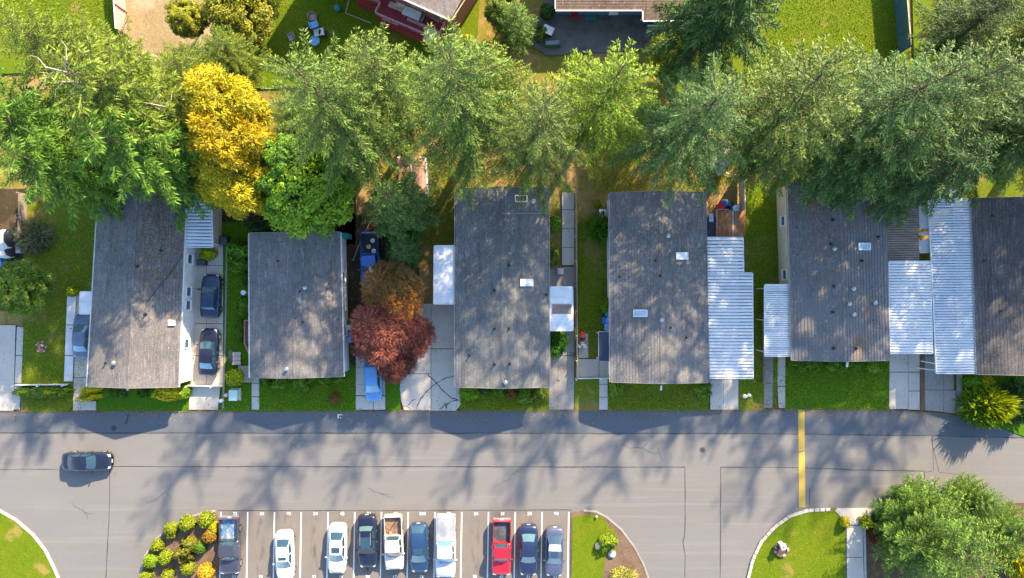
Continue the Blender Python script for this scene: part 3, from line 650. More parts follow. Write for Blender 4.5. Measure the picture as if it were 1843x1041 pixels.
def vents(h, pts, r=.07, hh=.32, m='dark_pipe'):
    for px, py in pts:
        x, y, z, a = roof_at(h, px, py); v = MB(); v.lathe(x, y, [(r * 2.2, z - .1), (r * 2.0, z + .05), (r * 1.15, z + .09), (r, z + .1), (r, z + hh), (r * .7, z + hh), (r * .7, z + hh - .1)], 10)
        v.build('vent_pipe', M[m], h.root)
def cap_vents(h, pts):
    for px, py in pts:
        x, y, z, a = roof_at(h, px, py); v = MB(); v.lathe(x, y, [(.09, z - .1), (.09, z + .22), (.2, z + .22), (.2, z + .27), (.03, z + .38)], 12); v.build('roof_vent', M['steel'], h.root)
def side_window(h, t, side, w=1.0, z0=1.1, z1=2.0):
    """a window on the long wall at fraction t from the top end"""
    TL, TR, BR, BL = h.w; A, B = (TR, BR) if side == 'r' else (TL, BL); p = A + (B - A) * t; dd = (B - A) / np.linalg.norm(B - A); an = atan2(dd[1], dd[0]); out = np.array((-dd[1], dd[0], 0)) * (1 if side == 'r' else -1)
    zc = (z0 + z1) / 2; f = MB(); q = p + out * .035
    for off, zz, L_, hz in ((0, z1 - .04, w, .08), (0, z0 + .04, w, .08), (w / 2 - .04, zc, .08, z1 - z0 - .164), (-w / 2 + .04, zc, .08, z1 - z0 - .164)): f.box(q[0] + dd[0] * off, q[1] + dd[1] * off, zz, L_, .07, hz, an)
    fo = f.build('window', M['trim_white'], h.root); g = MB(); q = p + out * .02; g.box(q[0], q[1], zc, w - .16, .05, z1 - z0 - .16, an); g.build('pane', M['glass'], fo)
    s = MB(); q = p + out * .075; s.box(q[0], q[1], z0 - .03, w + .1, .13, .05, an); s.build('sill', M['trim_white'], fo)
def end_door(h, off, top=True, m='side_tan'):
    TL, TR, BR, BL = h.w; A, B = (TL, TR) if top else (BL, BR); p = (A + B) / 2; dd = (B - A) / np.linalg.norm(B - A); p = p + dd * off; an = atan2(dd[1], dd[0]); out = (1 if top else -1) * np.array((-dd[1], dd[0], 0))
    d = MB(); q = p + out * .03; d.box(q[0], q[1], 1.3, .9, .06, 2.0, an); do = d.build('door', M[m], h.root); k = MB(); k.lathe(q[0] + dd[0] * .35 + out[0] * .06, q[1] + dd[1] * .35 + out[1] * .06, [(.03, 1.25), (.03, 1.31)], 8); k.build('handle', M['steel'], do)
def front_windows(h):
    TL, TR, BR, BL = h.w; p0 = (BL + BR) / 2; dd = (BR - BL) / np.linalg.norm(BR - BL); an = atan2(dd[1], dd[0]); out = np.array((dd[1], -dd[0], 0))
    for off in (-2, 2):
        p = p0 + dd * off + out * .03; f = MB()
        for o2, zz, L_, hz in ((0, 2.06, 1.8, .08), (0, 1.0, 1.8, .08), (.86, 1.53, .08, .97), (-.86, 1.53, .08, .97)): f.box(p[0] + dd[0] * o2, p[1] + dd[1] * o2, zz, L_, .07, hz, an)
        fo = f.build('window', M['trim_white'], h.root); g = MB(); q = p - out * .012; g.box(q[0], q[1], 1.53, 1.64, .05, .97, an); g.build('pane', M['glass'], fo)
h1 = house('long grey shingle home with white side wall, leftmost of the row', (178, 335), (335, 333), (321, 697), (157, 696), 'roof_slate_rust', 'side_white', (.3, .04, .3, .3), gutter='trim_white')
h2 = house('shorter square grey shingle home behind the copper leaved tree', (449, 420), (612, 418), (618, 678), (450, 680), 'roof_slate', 'side_white', (.12, .12, .2, .3), gutter='trim_white')
h3 = house('green grey shingle home with flat white awnings on both sides', (820, 340), (987, 338), (988, 697), (820, 697), 'roof_green', 'side_grey')
h4 = house('grey shingle home with the long ribbed white carport', (1097, 347), (1269, 346), (1275, 689), (1099, 688), 'roof_slate', 'side_white')
h5 = house('brown stained ribbed grey roof home with cream side wall', (1417, 328), (1591, 326), (1600, 649), (1426, 649), 'roof_grey', 'side_cream', (.06, .12, .3, .35), ribs=True)
h6 = house('dark shingle home cut off by the right edge', (1748, 357), (1925, 357), (1936, 674), (1759, 674), 'roof_dark', 'side_white')
for h in (h1, h2, h3, h4, h5, h6): front_windows(h); end_door(h, 2.0, True)
for t in (.36, .53, .60, .80): side_window(h1, t, 'r', .95)
for t in (.2, .52, .62, .85): side_window(h5, t, 'l', 1.0)
side_window(h2, .3, 'r'); side_window(h2, .7, 'r')
skylight(h1, 310, 581, 11, 10, 'sky_pane'); skylight(h3, 938, 358, 23, 12, 'dark_pane'); skylight(h3, 948, 509, 24, 13, 'white_pane', .12); skylight(h4, 1227, 461, 23, 13, 'white_pane', .15); skylight(h4, 1152, 564, 25, 13); skylight(h5, 1555, 444, 24, 13, 'sky_pane', .28)
vents(h1, [(191, 653), (248, 480), (262, 566), (290, 452)]); cap_vents(h1, [(207, 653)])
vents(h2, [(540, 525), (500, 470), (545, 580), (590, 520)], .05); cap_vents(h2, [(517, 664), (550, 518)])
vents(h3, [(890, 523), (890, 592), (890, 656), (916, 592), (917, 655), (916, 478), (983, 531), (845, 640)], .07); cap_vents(h3, [(910, 688), (960, 363)])
vents(h4, [(1207, 590), (1180, 470), (1235, 608), (1115, 498), (1188, 497)], .06); cap_vents(h4, [(1202, 425), (1190, 576)])
vents(h5, [(1491, 335), (1498, 397), (1550, 470), (1500, 515), (1500, 627), (1540, 627), (1580, 427), (1495, 440), (1498, 562)], .075); cap_vents(h5, [(1500, 448), (1534, 520), (1535, 566), (1573, 545), (1559, 357), (1527, 547)])
vents(h6, [(1785, 390), (1770, 470), (1800, 560)], .05)
# dark repair seam across the first roof
b = MB(); q = []
for px, py in ((327, 463), (316, 478), (304, 496), (292, 510), (280, 524), (266, 543)):
    x, y, z, a = roof_at(h1, px, py); q.append((x, y, z + .03))
b.tube(q, [.03, .05, .07, .06, .05, .03], 5); b.build('torn_seam', M['seam'], h1.root)
b = MB(); x0, y0, z0, _ = roof_at(h3, 904, 385); x1, y1, z1, _ = roof_at(h3, 986, 384); b.tube([(x0, y0, z0 + .01), (x1, y1, z1 + .01)], .035, 5); b.build('roof_seam', M['trim_grey'], h3.root)
# fallen needles and leaves lying on the roofs
def litter(h, n, u0, u1, v0, v1, seed):
    rr = np.random.default_rng(seed); TL, TR, BR, BL, RT, RB = h.q; out = []
    u = rr.uniform(u0, u1, n) ** 1.0; v = v0 + (v1 - v0) * rr.beta(1, 2.2, n); L = TL + (BL - TL) * v[:, None]; Q = TR + (BR - TR) * v[:, None]; p = L + (Q - L) * u[:, None]
    p[:, 2] = h.ridge - np.abs(u - .5) * 2 * (h.ridge - h.eave) + .03; a = rr.uniform(0, 2 * pi, n); s = rr.uniform(.03, .10, n); d = np.stack([np.cos(a), np.sin(a), rr.uniform(-.1, .3, n)], 1) * s[:, None]; w = np.stack([-np.sin(a), np.cos(a), rr.uniform(-.1, .2, n)], 1) * (s * .45)[:, None]
    V = np.stack([p - d, p - w, p + d, p + w], 1); me = quads_obj('fallen_leaves', V, rr.uniform(0, 1, n), M['litter'], o=ORG[h.root.name]); ob = link('fallen_leaves', me, h.root); ob['kind'] = 'stuff'
M['litter'] = mat('fallen_leaves', (.22, .11, .035), .9, [(3, .4, .6, (.14, .08, .035)), (5, .55, .65, (.4, .26, .05))])
litter(h1, 2600, .55, 1, .0, .75, 1); litter(h1, 700, 0, 1, 0, 1, 2); litter(h2, 500, 0, 1, 0, 1, 3); litter(h3, 900, 0, 1, 0, .9, 4); litter(h4, 700, 0, 1, 0, .9, 5); litter(h5, 1800, 0, .6, 0, .6, 6); litter(h5, 600, 0, 1, 0, 1, 7); litter(h6, 300, 0, 1, 0, 1, 8)
# white gable lamps of the front walls
for h, px in ((h4, 1190), (h5, 1525), (h1, 229)):
    b = MB(); x, y = W(px, 697 if h is not h5 else 655, 2.9); b.box(x, y, 2.9, .16, .28, .14); b.lathe(x, y - .22, [(.05, 2.7), (.1, 2.78), (.1, 2.9), (.04, 2.95)], 8); b.build('gable_lamp', M['plastic_white'], h.root)
# ---------------------------------------------------------------- carports and awnings
def awning(label, corners, z, pitch, m, low='r', rib=.30, wave=.045, name='carport', posts=True, edge='trim_white', cat='carport', gapm=None, group=None, zlow=.18, panels=True):
    """corners TL,TR,BR,BL in photo pixels; ribs run across (left to right); low side drops by zlow"""
    zz = [z, z, z, z]
    if low == 'r': zz = [z, z - zlow, z - zlow, z]
    if low == 'l': zz = [z - zlow, z, z, z - zlow]
    TL, TR, BR, BL = [np.array(W3(px, py, q)) for (px, py), q in zip(corners, zz)]
    c = (TL + TR + BR + BL) / 4; root = thing(name, label, cat, (float(c[0]), float(c[1]), 0), group=group)
    Ln = float((np.linalg.norm(TL - BL) + np.linalg.norm(TR - BR)) / 2); n = max(2, int(round(Ln / rib)))
    for k in range(n):
        pb = MB(); t0, t1 = k / n, (k + 1) / n
        def P_(u, t): # u 0 left 1 right
            a = TL + (BL - TL) * t; b2 = TR + (BR - TR) * t; return a + (b2 - a) * u
        tm = t1 - t0; prof = ((0, 0), (.08, wave * .2), (.2, wave), (.58, wave), (.70, wave * .2), (.80, 0)) if wave > .02 else ((0, .012), (.02, 0), (.975, 0), (.995, .012))
        top = []
        for f, zo in prof:
            a, b2 = P_(0, t0 + tm * f), P_(1, t0 + tm * f); top.append((tuple(a + (0, 0, zo)), tuple(b2 + (0, 0, zo))))
        m_ = len(top); vs = [p for pr in top for p in pr] + [(p[0], p[1], p[2] - .02) for pr in top for p in pr]; fs = []
        for i in range(m_ - 1):
            fs.append((2 * i, 2 * i + 2, 2 * i + 3, 2 * i + 1)); o = 2 * m_; fs.append((o + 2 * i, o + 2 * i + 1, o + 2 * i + 3, o + 2 * i + 2))
            fs.append((2 * i, o + 2 * i, o + 2 * i + 2, 2 * i + 2)); fs.append((2 * i + 1, 2 * i + 3, o + 2 * i + 3, o + 2 * i + 1))
        o = 2 * m_; fs.append((0, 1, o + 1, o)); fs.append((2 * m_ - 2, o + 2 * m_ - 2, o + 2 * m_ - 1, 2 * m_ - 1))
        dz = R.uniform(-.004, .004); pb.add([(a, b2, c2 + dz) for a, b2, c2 in vs], fs)
        pb.build('roof_panel', M[m if not gapm or R.random() > .12 else gapm], root)
    for A, B in ((TL, TR), (TR, BR), (BR, BL), (BL, TL)):
        e = MB(); dd = (B - A); L_ = float(np.linalg.norm(dd)); dd /= L_; pn = np.array((-dd[1], dd[0], 0)); mid = (A + B) / 2; pn *= 1 if np.dot(pn, mid - c) > 0 else -1
        a, b2 = A + pn * .004, B + pn * .004; a1, b1 = A + pn * .07, B + pn * .07
        if np.dot(np.cross(b2 - a, a1 - a), (0, 0, 1)) < 0: a, b2, a1, b1 = b2, a, b1, a1
        e.hexa([tuple(p - (0, 0, .12)) for p in (a, b2, b1, a1)], [tuple(p + (0, 0, .03)) for p in (a, b2, b1, a1)]); e.build('edge_trim', M[edge], root)
    if posts:
        lowe = (TR, BR) if low == 'r' else (TL, BL); n = max(2, int(Ln / 3) + 1)
        for k in range(n):
            p = lowe[0] + (lowe[1] - lowe[0]) * (.03 + .94 * k / (n - 1)); pp = p + (c - p) * .05; s = MB(); s.box(pp[0], pp[1], (p[2] - .1) / 2 + .02, .09, .09, p[2] - .16); s.build('post', M['trim_white'], root)
    return root
awning('weathered blue grey metal lean to roof behind the leftmost home', [(333, 341), (380, 340), (382, 445), (330, 444)], 2.75, 0, 'blue_metal', 'r', .32, .03, name='lean_to_roof', cat='lean-to', zlow=.25)
b = MB(); b.prism([W(382, 345, 1.2), W(391, 345, 1.2), W(389, 444, 1.2), W(383, 444, 1.2)], 0, 1.9); tag(b.build('lean_to_wall', M['side_tan']), 'narrow tan side wall of the lean to behind the leftmost home', 'wall')
awning('flat white four panel awning left of the green grey home', [(782, 443), (819, 443), (819, 547), (781, 547)], 2.7, 0, 'white_metal', 'l', 1.35, .012, cat='awning', name='awning')
aw = awning('small white awning with a grey brown strip across it', [(989, 517), (1030, 517), (1031, 595), (989, 595)], 2.65, 0, 'white_metal', 'r', .5, .012, cat='awning', name='awning')
b = MB(); q = [np.array(W3(px, py, 2.69)) for px, py in ((994, 548), (1029, 548), (1029, 565), (994, 565))]
for p in q: p[2] = 2.67 - .0; 
q[1][2] -= .16; q[2][2] -= .16
b.hexa([tuple(p - (0, 0, .03)) for p in q[::-1]], [tuple(p + (0, 0, .02)) for p in q[::-1]]); b.build('patch_panel', M['brown_metal'], aw)
cp = awning('long ribbed white carport, front part reaching furthest right', [(1273, 492), (1354, 492), (1355, 681), (1275, 681)], 2.7, 0, 'white_metal', 'r', .31, .07, gapm='blue_metal')
awning('ribbed white carport, rear part below the timber deck', [(1272, 428), (1337, 428), (1338, 490), (1273, 490)], 2.72, 0, 'white_metal', 'r', .31, .07, gapm='blue_metal')
awning('small ribbed awning over the two wheel tracks', [(1377, 513), (1424, 513), (1425, 641), (1377, 641)], 2.65, 0, 'white_metal', 'l', .2, .03, gapm='blue_metal', name='awning', cat='awning')
awning('rusty brown corrugated roof between two homes', [(1597, 376), (1650, 376), (1653, 468), (1598, 469)], 2.6, 0, 'brown_metal', 'r', .22, .04, name='lean_to_roof', cat='lean-to', edge='brown_metal')
awning('white ribbed carport right of the ribbed grey roof', [(1600, 471), (1674, 471), (1678, 636), (1602, 636)], 2.7, 0, 'white_metal', 'r', .27, .04)
awning('long bluish ribbed carport left of the dark roof', [(1672, 360), (1746, 359), (1758, 672), (1686, 672)], 2.75, 0, 'blue_metal', 'l', .25, .035)
awning('small navy porch roof beside the blue bins', [(1078, 598), (1098, 598), (1099, 650), (1078, 650)], 2.3, 0, 'navy_metal', 'l', .9, .012, name='porch_roof', cat='porch', edge='trim_grey')
awning('little white awning behind the silver blue sedan', [(145, 526), (166, 526), (164, 565), (143, 565)], 2.3, 0, 'white_metal', 'l', .9, .015, name='awning', cat='awning')
b = thing('carport_wall', 'beige screen panels left of the long bluish carport', 'screen', (*W(1665, 410, 0), 0))
for py0, py1 in ((367, 412), (416, 424), (430, 456)):
    p = MB(); p.prism([W(1653, py0 + 4, 2.3), W(1672, py0, 2.3), W(1674, py1, 2.3), W(1655, py1, 2.3)], 2.2, 2.3); p.build('panel', M['side_grey'], b)
for px, py in ((1655, 372), (1657, 454)):
    p = MB(); x, y = W(px, py, 2); p.box(x, y, 1.1, .08, .08, 2.19); p.build('post', M['trim_white'], b)
# ---------------------------------------------------------------- far homes behind the trees
def far_house(label, poly, z0, z1, side, roofm, edge):
    pass
# red decked house
rh = thing('house', 'tan roofed house with red walls behind the red deck', 'house', (*W(830, -40, 0), 0)); zr = 5.6
A, B, C_, D_ = (735, 2), (811, 36), (838, -6), (812, -60)
q = [np.array(W3(*p, zr)) for p in (A, B, C_, D_, (720, -70), (690, -20))]
ctr = sum(q) / len(q)
mb = MB(); top = np.array((ctr[0], ctr[1], zr + 1.0))
e0, e1 = q[0], q[1]; dv = q[2] - q[1]; dv /= np.linalg.norm(dv); du = (e0 - e1) / np.linalg.norm(e0 - e1); e0 = e1 + du * 16; wd = 8.0
n = 28
for k in range(n):
    t0, t1 = k / n, (k + 1) / n; zs = lambda t: (0, 0, 1.1 * (1 - abs(2 * t - 1)))
    a, b2, c2, d2 = e1 + dv * wd * t0 + zs(t0), e1 + du * 16 + dv * wd * t0 + zs(t0), e1 + du * 16 + dv * wd * t1 + zs(t1), e1 + dv * wd * t1 + zs(t1)
    mb.poly([tuple(p) for p in (a, b2, c2, d2)][::-1], 0, [(0, t0 * wd), (16, t0 * wd), (16, t1 * wd), (0, t1 * wd)][::-1])
mb.build('roof', M['roof_tan'], rh)
def bar3(mb, a, b2, w, h, dz=0):
    dd = b2 - a; L_ = hypot(dd[0], dd[1]); mid = (a + b2) / 2; mb.box(mid[0], mid[1], mid[2] + dz, L_, w, h, atan2(dd[1], dd[0]))
f = MB(); bar3(f, e1 - dv * .06, e1 + du * 16 - dv * .06, .1, .25, -.05); f.build('gutter', M['trim_white'], rh)
f = MB(); a = e1 - du * .05; b2 = a + dv * wd; mid = (a + b2) / 2; f.prism([(a - du * 0)[:2], (a - du * .08)[:2], (b2 - du * .08)[:2], b2[:2]], zr - .2, zr + .02); f.build('fascia', M['cream_board'], rh)
i0 = e1 + du * .5 + dv * .5; f = MB(); f.prism([tuple(p[:2]) for p in (i0, i0 + du * 15, i0 + du * 15 + dv * 7, i0 + dv * 7)], 0, zr - .05); f.build('wall', M['side_red'], rh)
for s in (1.5, 3.2, 8):
    g = MB(); p = i0 + du * s - dv * .03; g.box(p[0], p[1], 3.9, 1.2, .08, 1.1, atan2(du[1], du[0])); fo = g.build('window', M['trim_white'], rh); g = MB(); p = p - dv * .03; g.box(p[0], p[1], 3.9, 1.04, .06, .94, atan2(du[1], du[0])); g.build('pane', M['glass'], fo)
# red deck
zd = 2.0
dk = thing('deck', 'red painted raised deck with pale rails', 'deck', (*W(730, 30, 0), 0))
dp = [(640, -3), (688, 11), (678, 30), (787, 76), (806, 40), (733, 4), (700, -30), (650, -40)]
dw = [W(*p, zd) for p in dp]
f = MB(); f.prism(dw, zd - .25, zd - .04); f.build('frame', M['deck_red'], dk)
# deck boards, clipped to the outline by sampling along parallel lines
da = np.array(dw[3]) - np.array(dw[2]); da /= np.linalg.norm(da); dn_ = np.array((-da[1], da[0])); P0 = np.array(dw[2])
pr = np.array(dw) - P0; us = pr @ da; vs_ = pr @ dn_; cnt = 0
v = vs_.min() + .08
while v < vs_.max() - .02:
    cr = []
    for i in range(len(dw)):
        v0, v1 = vs_[i], vs_[(i + 1) % len(dw)]
        if (v0 > v) != (v1 > v): t = (v - v0) / (v1 - v0); cr.append(us[i] + (us[(i + 1) % len(dw)] - us[i]) * t)
    cr.sort()
    for a, c2 in zip(cr[::2], cr[1::2]):
        if c2 - a > .3:
            m_ = P0 + da * (a + c2) / 2 + dn_ * v; bb = MB(); bb.box(m_[0], m_[1], zd - .02 + R.uniform(-.004, .004), c2 - a, .15, .04, atan2(da[1], da[0])); bb.build('board', M['deck_red'], dk)
    v += .163
f = MB(); sk = [np.array((x, y, 0)) for x, y in dw]
for i in range(0, 5):
    a, b2 = sk[i], sk[i + 1]; dd = b2 - a; L_ = hypot(dd[0], dd[1]); mid = (a + b2) / 2; nn = np.array((-dd[1], dd[0], 0)) / L_; nn *= -.05 if i else -.05
    f.box(mid[0] + nn[0], mid[1] + nn[1], (zd - .3) / 2, L_, .05, zd - .3, atan2(dd[1], dd[0]))
f.build('skirt', M['deck_red'], dk)
for i in (0, 1, 2, 3):
    a, b2 = np.array((*dw[i], zd)), np.array((*dw[i + 1], zd)); dd = b2 - a; L_ = hypot(dd[0], dd[1]); an = atan2(dd[1], dd[0]); f = MB(); mid = (a + b2) / 2
    f.box(mid[0], mid[1], zd + .95, L_ - .1, .12, .05, an); f.box(mid[0], mid[1], zd + .5, L_ - .1, .04, .05, an); fo = f.build('rail', M['pink_wood'], dk)
    for k in range(int(L_ / 1.3) + 1):
        p = a + dd * (.02 + .96 * k / max(1, int(L_ / 1.3))); s = MB(); s.box(p[0], p[1], zd + .46, .09, .09, .92, an); s.build('post', M['deck_red'], fo)
def bench(label, p0, p1, w, z=.42, m='cream_board'):
    a, b2 = np.array(W3(*p0, zd + z)), np.array(W3(*p1, zd + z)); dd = b2 - a; L_ = hypot(dd[0], dd[1]); an = atan2(dd[1], dd[0]); mid = (a + b2) / 2
    r = thing('bench', label, 'bench', (mid[0], mid[1], zd)); nn = np.array((-dd[1], dd[0])) / L_
    for k in (-1, 0, 1):
        s = MB(); s.box(mid[0] + nn[0] * k * w / 3, mid[1] + nn[1] * k * w / 3, zd + z, L_, w / 3 - .02, .05, an); s.build('board', M[m], r)
    for k in (-.42, .42):
        s = MB(); s.box(mid[0] + dd[0] * k, mid[1] + dd[1] * k, zd + z / 2 - .012, .08, w * .8, z - .05, an); s.build('leg', M['grey_timber'], r)
bench('cream slatted bench at the top of the red deck', (700, 7), (727, 18), .55); bench('long pink plank bench across the red deck', (733, 34), (793, 60), .3, .3, 'pink_wood'); bench('short pale bench against the house wall on the red deck', (776, 28), (791, 36), .45); bench('thin pink bench along the rail of the red deck', (688, 33), (716, 45), .22, .3, 'pink_wood')
def table(label, px, py, zb, L_, w, an, m, h=.72, legs=True, slat=5):
    x, y = W(px, py, zb + h); r = thing('table', label, 'table', (x, y, zb)); c, s_ = cos(an), sin(an)
    for k in range(slat):
        o = (k - (slat - 1) / 2) * w / slat; s = MB(); s.box(x - s_ * o, y + c * o, zb + h, L_, w / slat - .015, .04, an); s.build('board', M[m], r)
    for dx in (-.4, .4):
        for dy in (-.38, .38):
            s = MB(); X, Y = dx * L_, dy * w; s.box(x + X * c - Y * s_, y + X * s_ + Y * c, zb + h / 2 - .012, .06, .06, h - .02, an); s.build('leg', M[m], r)
    return r
def chair(label, px, py, zb, an, m, sc=1.0, cat='chair'):
    x, y = W(px, py, zb + .45); r = thing('garden_chair', label, cat, (x, y, zb)); r.rotation_euler = (0, 0, an); ORG[r.name] = (0, 0, 0); q = sc
    s = MB(); s.box(0, 0, .42 * q, .52 * q, .5 * q, .05); s.build('seat', M[m], r, bevel=.01)
    s = MB(); s.hexa([(-.26 * q, -.25 * q, .45 * q), (.26 * q, -.25 * q, .45 * q), (.26 * q, -.21 * q, .45 * q), (-.26 * q, -.21 * q, .45 * q)], [(-.24 * q, -.42 * q, .95 * q), (.24 * q, -.42 * q, .95 * q), (.24 * q, -.38 * q, .95 * q), (-.24 * q, -.38 * q, .95 * q)]); s.build('backrest', M[m], r)
    for sx in (-1, 1):
        s = MB(); s.box(sx * .29 * q, 0, .63 * q, .06 * q, .5 * q, .04); s.box(sx * .29 * q, .2 * q, .5 * q, .04, .04, .22 * q); s.build('armrest', M[m], r)
        for sy in (-1, 1):
            s = MB(); s.box(sx * .23 * q, sy * .21 * q, .2 * q, .045, .045, .4 * q); s.build('leg', M[m], r)
    return r
DA = atan2(da[1], da[0])
table('pale slatted table in the middle of the red deck', 741, 24, zd, 1.7, .85, DA, 'plastic_white'); chair('pale blue chair at the table on the red deck, nearer the house wall', 752, 19, zd, DA + pi, 'plastic_light_blue', 1.1); chair('white lounge chair at the upper end of the red deck', 723, 7, zd, DA + pi, 'plastic_white', 1.25)
chair('grey chair at the right end of the table on the red deck', 757, 33, zd, DA + pi / 2, 'plastic_grey')
b = MB(); x, y = W(773, 63, zd + .4); b.lathe(x, y, [(.3, zd), (.32, zd + .1), (.55, zd + .38), (.57, zd + .42), (.5, zd + .44)], 18); tag(b.build('round_tub', M['plastic_white']), 'round white tub at the lower end of the red deck', 'tub')
# blue house
bh = thing('house', 'blue walled house with brown plank roof and white gutter', 'house', (*W(1090, -20, 0), 0)); ze = 3.0
a = np.array(W3(1000, 18, ze)); b2 = np.array(W3(1158, 15.5, ze)); mb = MB(); n = 40; wd = 9.5
b3 = np.array(W3(1250, 34, ze))
for k in range(n):
    t0, t1 = k / n, (k + 1) / n; zz = lambda t: ze + 1.3 * (1 - abs(2 * t - 1)); y0, y1 = a[1] + wd * t0, a[1] + wd * t1
    mb.poly([(a[0], y0, zz(t0) + .015), (b3[0], y0, zz(t0) + .015), (b3[0], y1, zz(t1)), (a[0], y1, zz(t1))], 0, [(0, t0 * wd), (13, t0 * wd), (13, t1 * wd), (0, t1 * wd)])
ylow = W(1165, 35, ze - .02)[1]
mb.poly([(b2[0], ylow, ze - .25), (b3[0], ylow, ze - .25), (b3[0], a[1] - .002, ze + .01), (b2[0], a[1] - .002, ze + .01)], 0, [(0, 0), (5, 0), (5, 1), (0, 1)])
mb.build('roof', M['roof_brown'], bh)
f = MB(); f.box((a[0] + b2[0]) / 2, a[1] - .06, ze - .06, b2[0] - a[0], .1, .14); f.box(b2[0] - .06, (a[1] + ylow) / 2 - .06, ze - .06, .1, a[1] - ylow + .1, .14); f.box((b2[0] + b3[0]) / 2, ylow - .06, ze - .31, b3[0] - b2[0], .1, .14); f.box(a[0] - .05, a[1] + wd / 4, ze + .2, .08, wd / 2, .12); f.build('gutter', M['trim_white'], bh)
f = MB(); f.prism([(a[0] + .35, a[1] + .75), (b2[0] + .5, a[1] + .75), (b2[0] + .5, ylow + .75), (b3[0], ylow + .75), (b3[0], a[1] + wd - .4), (a[0] + .35, a[1] + wd - .4)], 0, ze - .12)
for k in range(1, 12): f.box((a[0] + b2[0]) / 2, a[1] + .742, k * .24, b2[0] - a[0] - .7, .018, .02)
f.build('wall', M['side_blue'], bh)
for off in (1.5, 4.4, 7):
    g = MB(); g.box(a[0] + off, a[1] + .73, 1.7, 1.1, .07, 1.0); fo = g.build('window', M['trim_white'], bh); g = MB(); g.box(a[0] + off, a[1] + .715, 1.7, .96, .07, .86); g.build('pane', M['glass'], fo)
d = MB(); x, y = W(1066, 24, 1.8); d.box(a[0] + 5.8, a[1] + .725, 1.1, .9, .06, 2.1); d.build('door', M['trim_white'], bh)
d = MB(); x, y = W(1171, 27, ze); d.lathe(x - .4, a[1] + .15, [(.05, .1), (.05, ze - .1)], 8); d.build('downpipe', M['trim_white'], bh)
sh = thing('shed', 'low blue shed with white edge beside the blue house', 'shed', (*W(1185, 40, 0), 0)); f = MB(); f.prism([W(1169, 46, 2), W(1235, 46, 2), W(1235, 26, 2), W(1172, 26, 2)], 0, 1.98); f.build('wall', M['side_blue'], sh); f = MB(); f.prism([W(1166, 44, 2.2), W(1238, 44, 2.2), W(1238, 24, 2.2), W(1173, 25, 2.2)], 2.0, 2.12); f.build('roof', M['teal_wood'], sh); f = MB(); p, q_ = W(1165.5, 44.6, 2.2), W(1238, 44.6, 2.2); f.box((p[0] + q_[0]) / 2, p[1] - .04, 2.07, q_[0] - p[0], .07, .18); f.build('fascia', M['trim_white'], sh)
# ---------------------------------------------------------------- sheds and decks
s1 = thing('shed', 'salmon roofed garden shed with dark blue front wall', 'shed', (*W(747, 322, 0), 0)); z = 2.4
f = MB(); f.prism([W(718, 288, z), W(764, 288, z), W(768, 351, z), W(722, 351, z)], 0, z - .1); f.build('wall', M['side_blue'], s1)
cn = [np.array(W3(*p, z)) for p in ((715, 284), (766, 284), (770, 348), (719, 348))]; rt = (cn[0] + cn[1]) / 2 + (0, 0, .5); rb = (cn[3] + cn[2]) / 2 + (0, 0, .5)
for E0, E1, F0, F1 in ((cn[0], cn[3], rt, rb), (cn[1], cn[2], rt, rb)):
    for k in range(8):
        t0, t1 = k / 8, (k + .95) / 8; b = MB(); p = [E0 + (F0 - E0) * t0, E1 + (F1 - E1) * t0, E1 + (F1 - E1) * t1, E0 + (F0 - E0) * t1]; dz = np.array((0, 0, .04))
        if np.cross(p[1] - p[0], p[2] - p[0])[2] < 0: p = p[::-1]
        b.hexa([tuple(q) for q in p], [tuple(q + dz) for q in p]); b.build('roof_board', M['salmon'], s1)
for A, B in ((cn[1], cn[2]), (cn[0], cn[1]), (cn[3], cn[2])):
    b = MB(); bar3(b, A, B, .12, .14, .03); b.build('roof_edge', M['trim_white'], s1)
b = MB(); p = W(741, 293, 2.75); b.box(p[0], p[1], 2.85, 1.1, .45, .05); b.build('roof_patch', M['cream_board'], s1)
b = MB(); bar3(b, rt + (0, 0, .06), rb + (0, 0, .06), .1, .04); b.build('ridge_cap', M['trim_white'], s1)
# timber deck by the fourth home
td = thing('deck', 'orange brown timber deck behind the ribbed carport', 'deck', (*W(1314, 402, 0), 0)); zt = .8
x0, y0 = W(1288, 425, zt); x1, y1 = W(1342, 379, zt)
f = MB(); f.box((x0 + x1) / 2, (y0 + y1) / 2, zt / 2 - .03, x1 - x0 - .1, y1 - y0 - .1, zt - .08); f.build('frame', M['grey_timber'], td)
n = 20
for k in range(n):
    w = (x1 - x0) / n; s = MB(); s.box(x0 + (k + .5) * w, (y0 + y1) / 2 + R.uniform(-.02, .02), zt + R.uniform(-.004, .004), w - .014, y1 - y0, .045); s.build('board', M['timber' if k not in (9, 11, 13) else 'cream_board' if k == 11 else 'grey_timber'], td)
for A, B in (((x0 - .03, y0), (x0 - .03, y1)), ((x0, y1 + .03), (x0 + 1.1, y1 + .03))):
    s = MB(); s.box((A[0] + B[0]) / 2, (A[1] + B[1]) / 2, zt + .5, max(.06, abs(A[0] - B[0])), max(.06, abs(A[1] - B[1])), .06)
    for p in (A, B): s.box(p[0], p[1], zt + .23, .06, .06, .48)
    s.build('rail', M['pink_wood'], td)
s3 = thing('shed', 'small plank shed with orange, grey and cream roof boards', 'shed', (*W(1625, 328, 0), 0)); z = 2.3
f = MB(); f.prism([W(1597, 308, z), W(1656, 308, z), W(1656, 348, z), W(1600, 348, z)], 0, z - .12); f.build('wall', M['grey_timber'], s3)
xs = [(1591, 1602, 'orange_wood'), ] + [(1602 + i * 3.6, 1605.3 + i * 3.6, 'grey_timber') for i in range(8)] + [(1631, 1637, 'cream_board'), (1637, 1643, 'cream_board'), (1643, 1650, 'cream_board'), (1650, 1657.5, 'timber')]
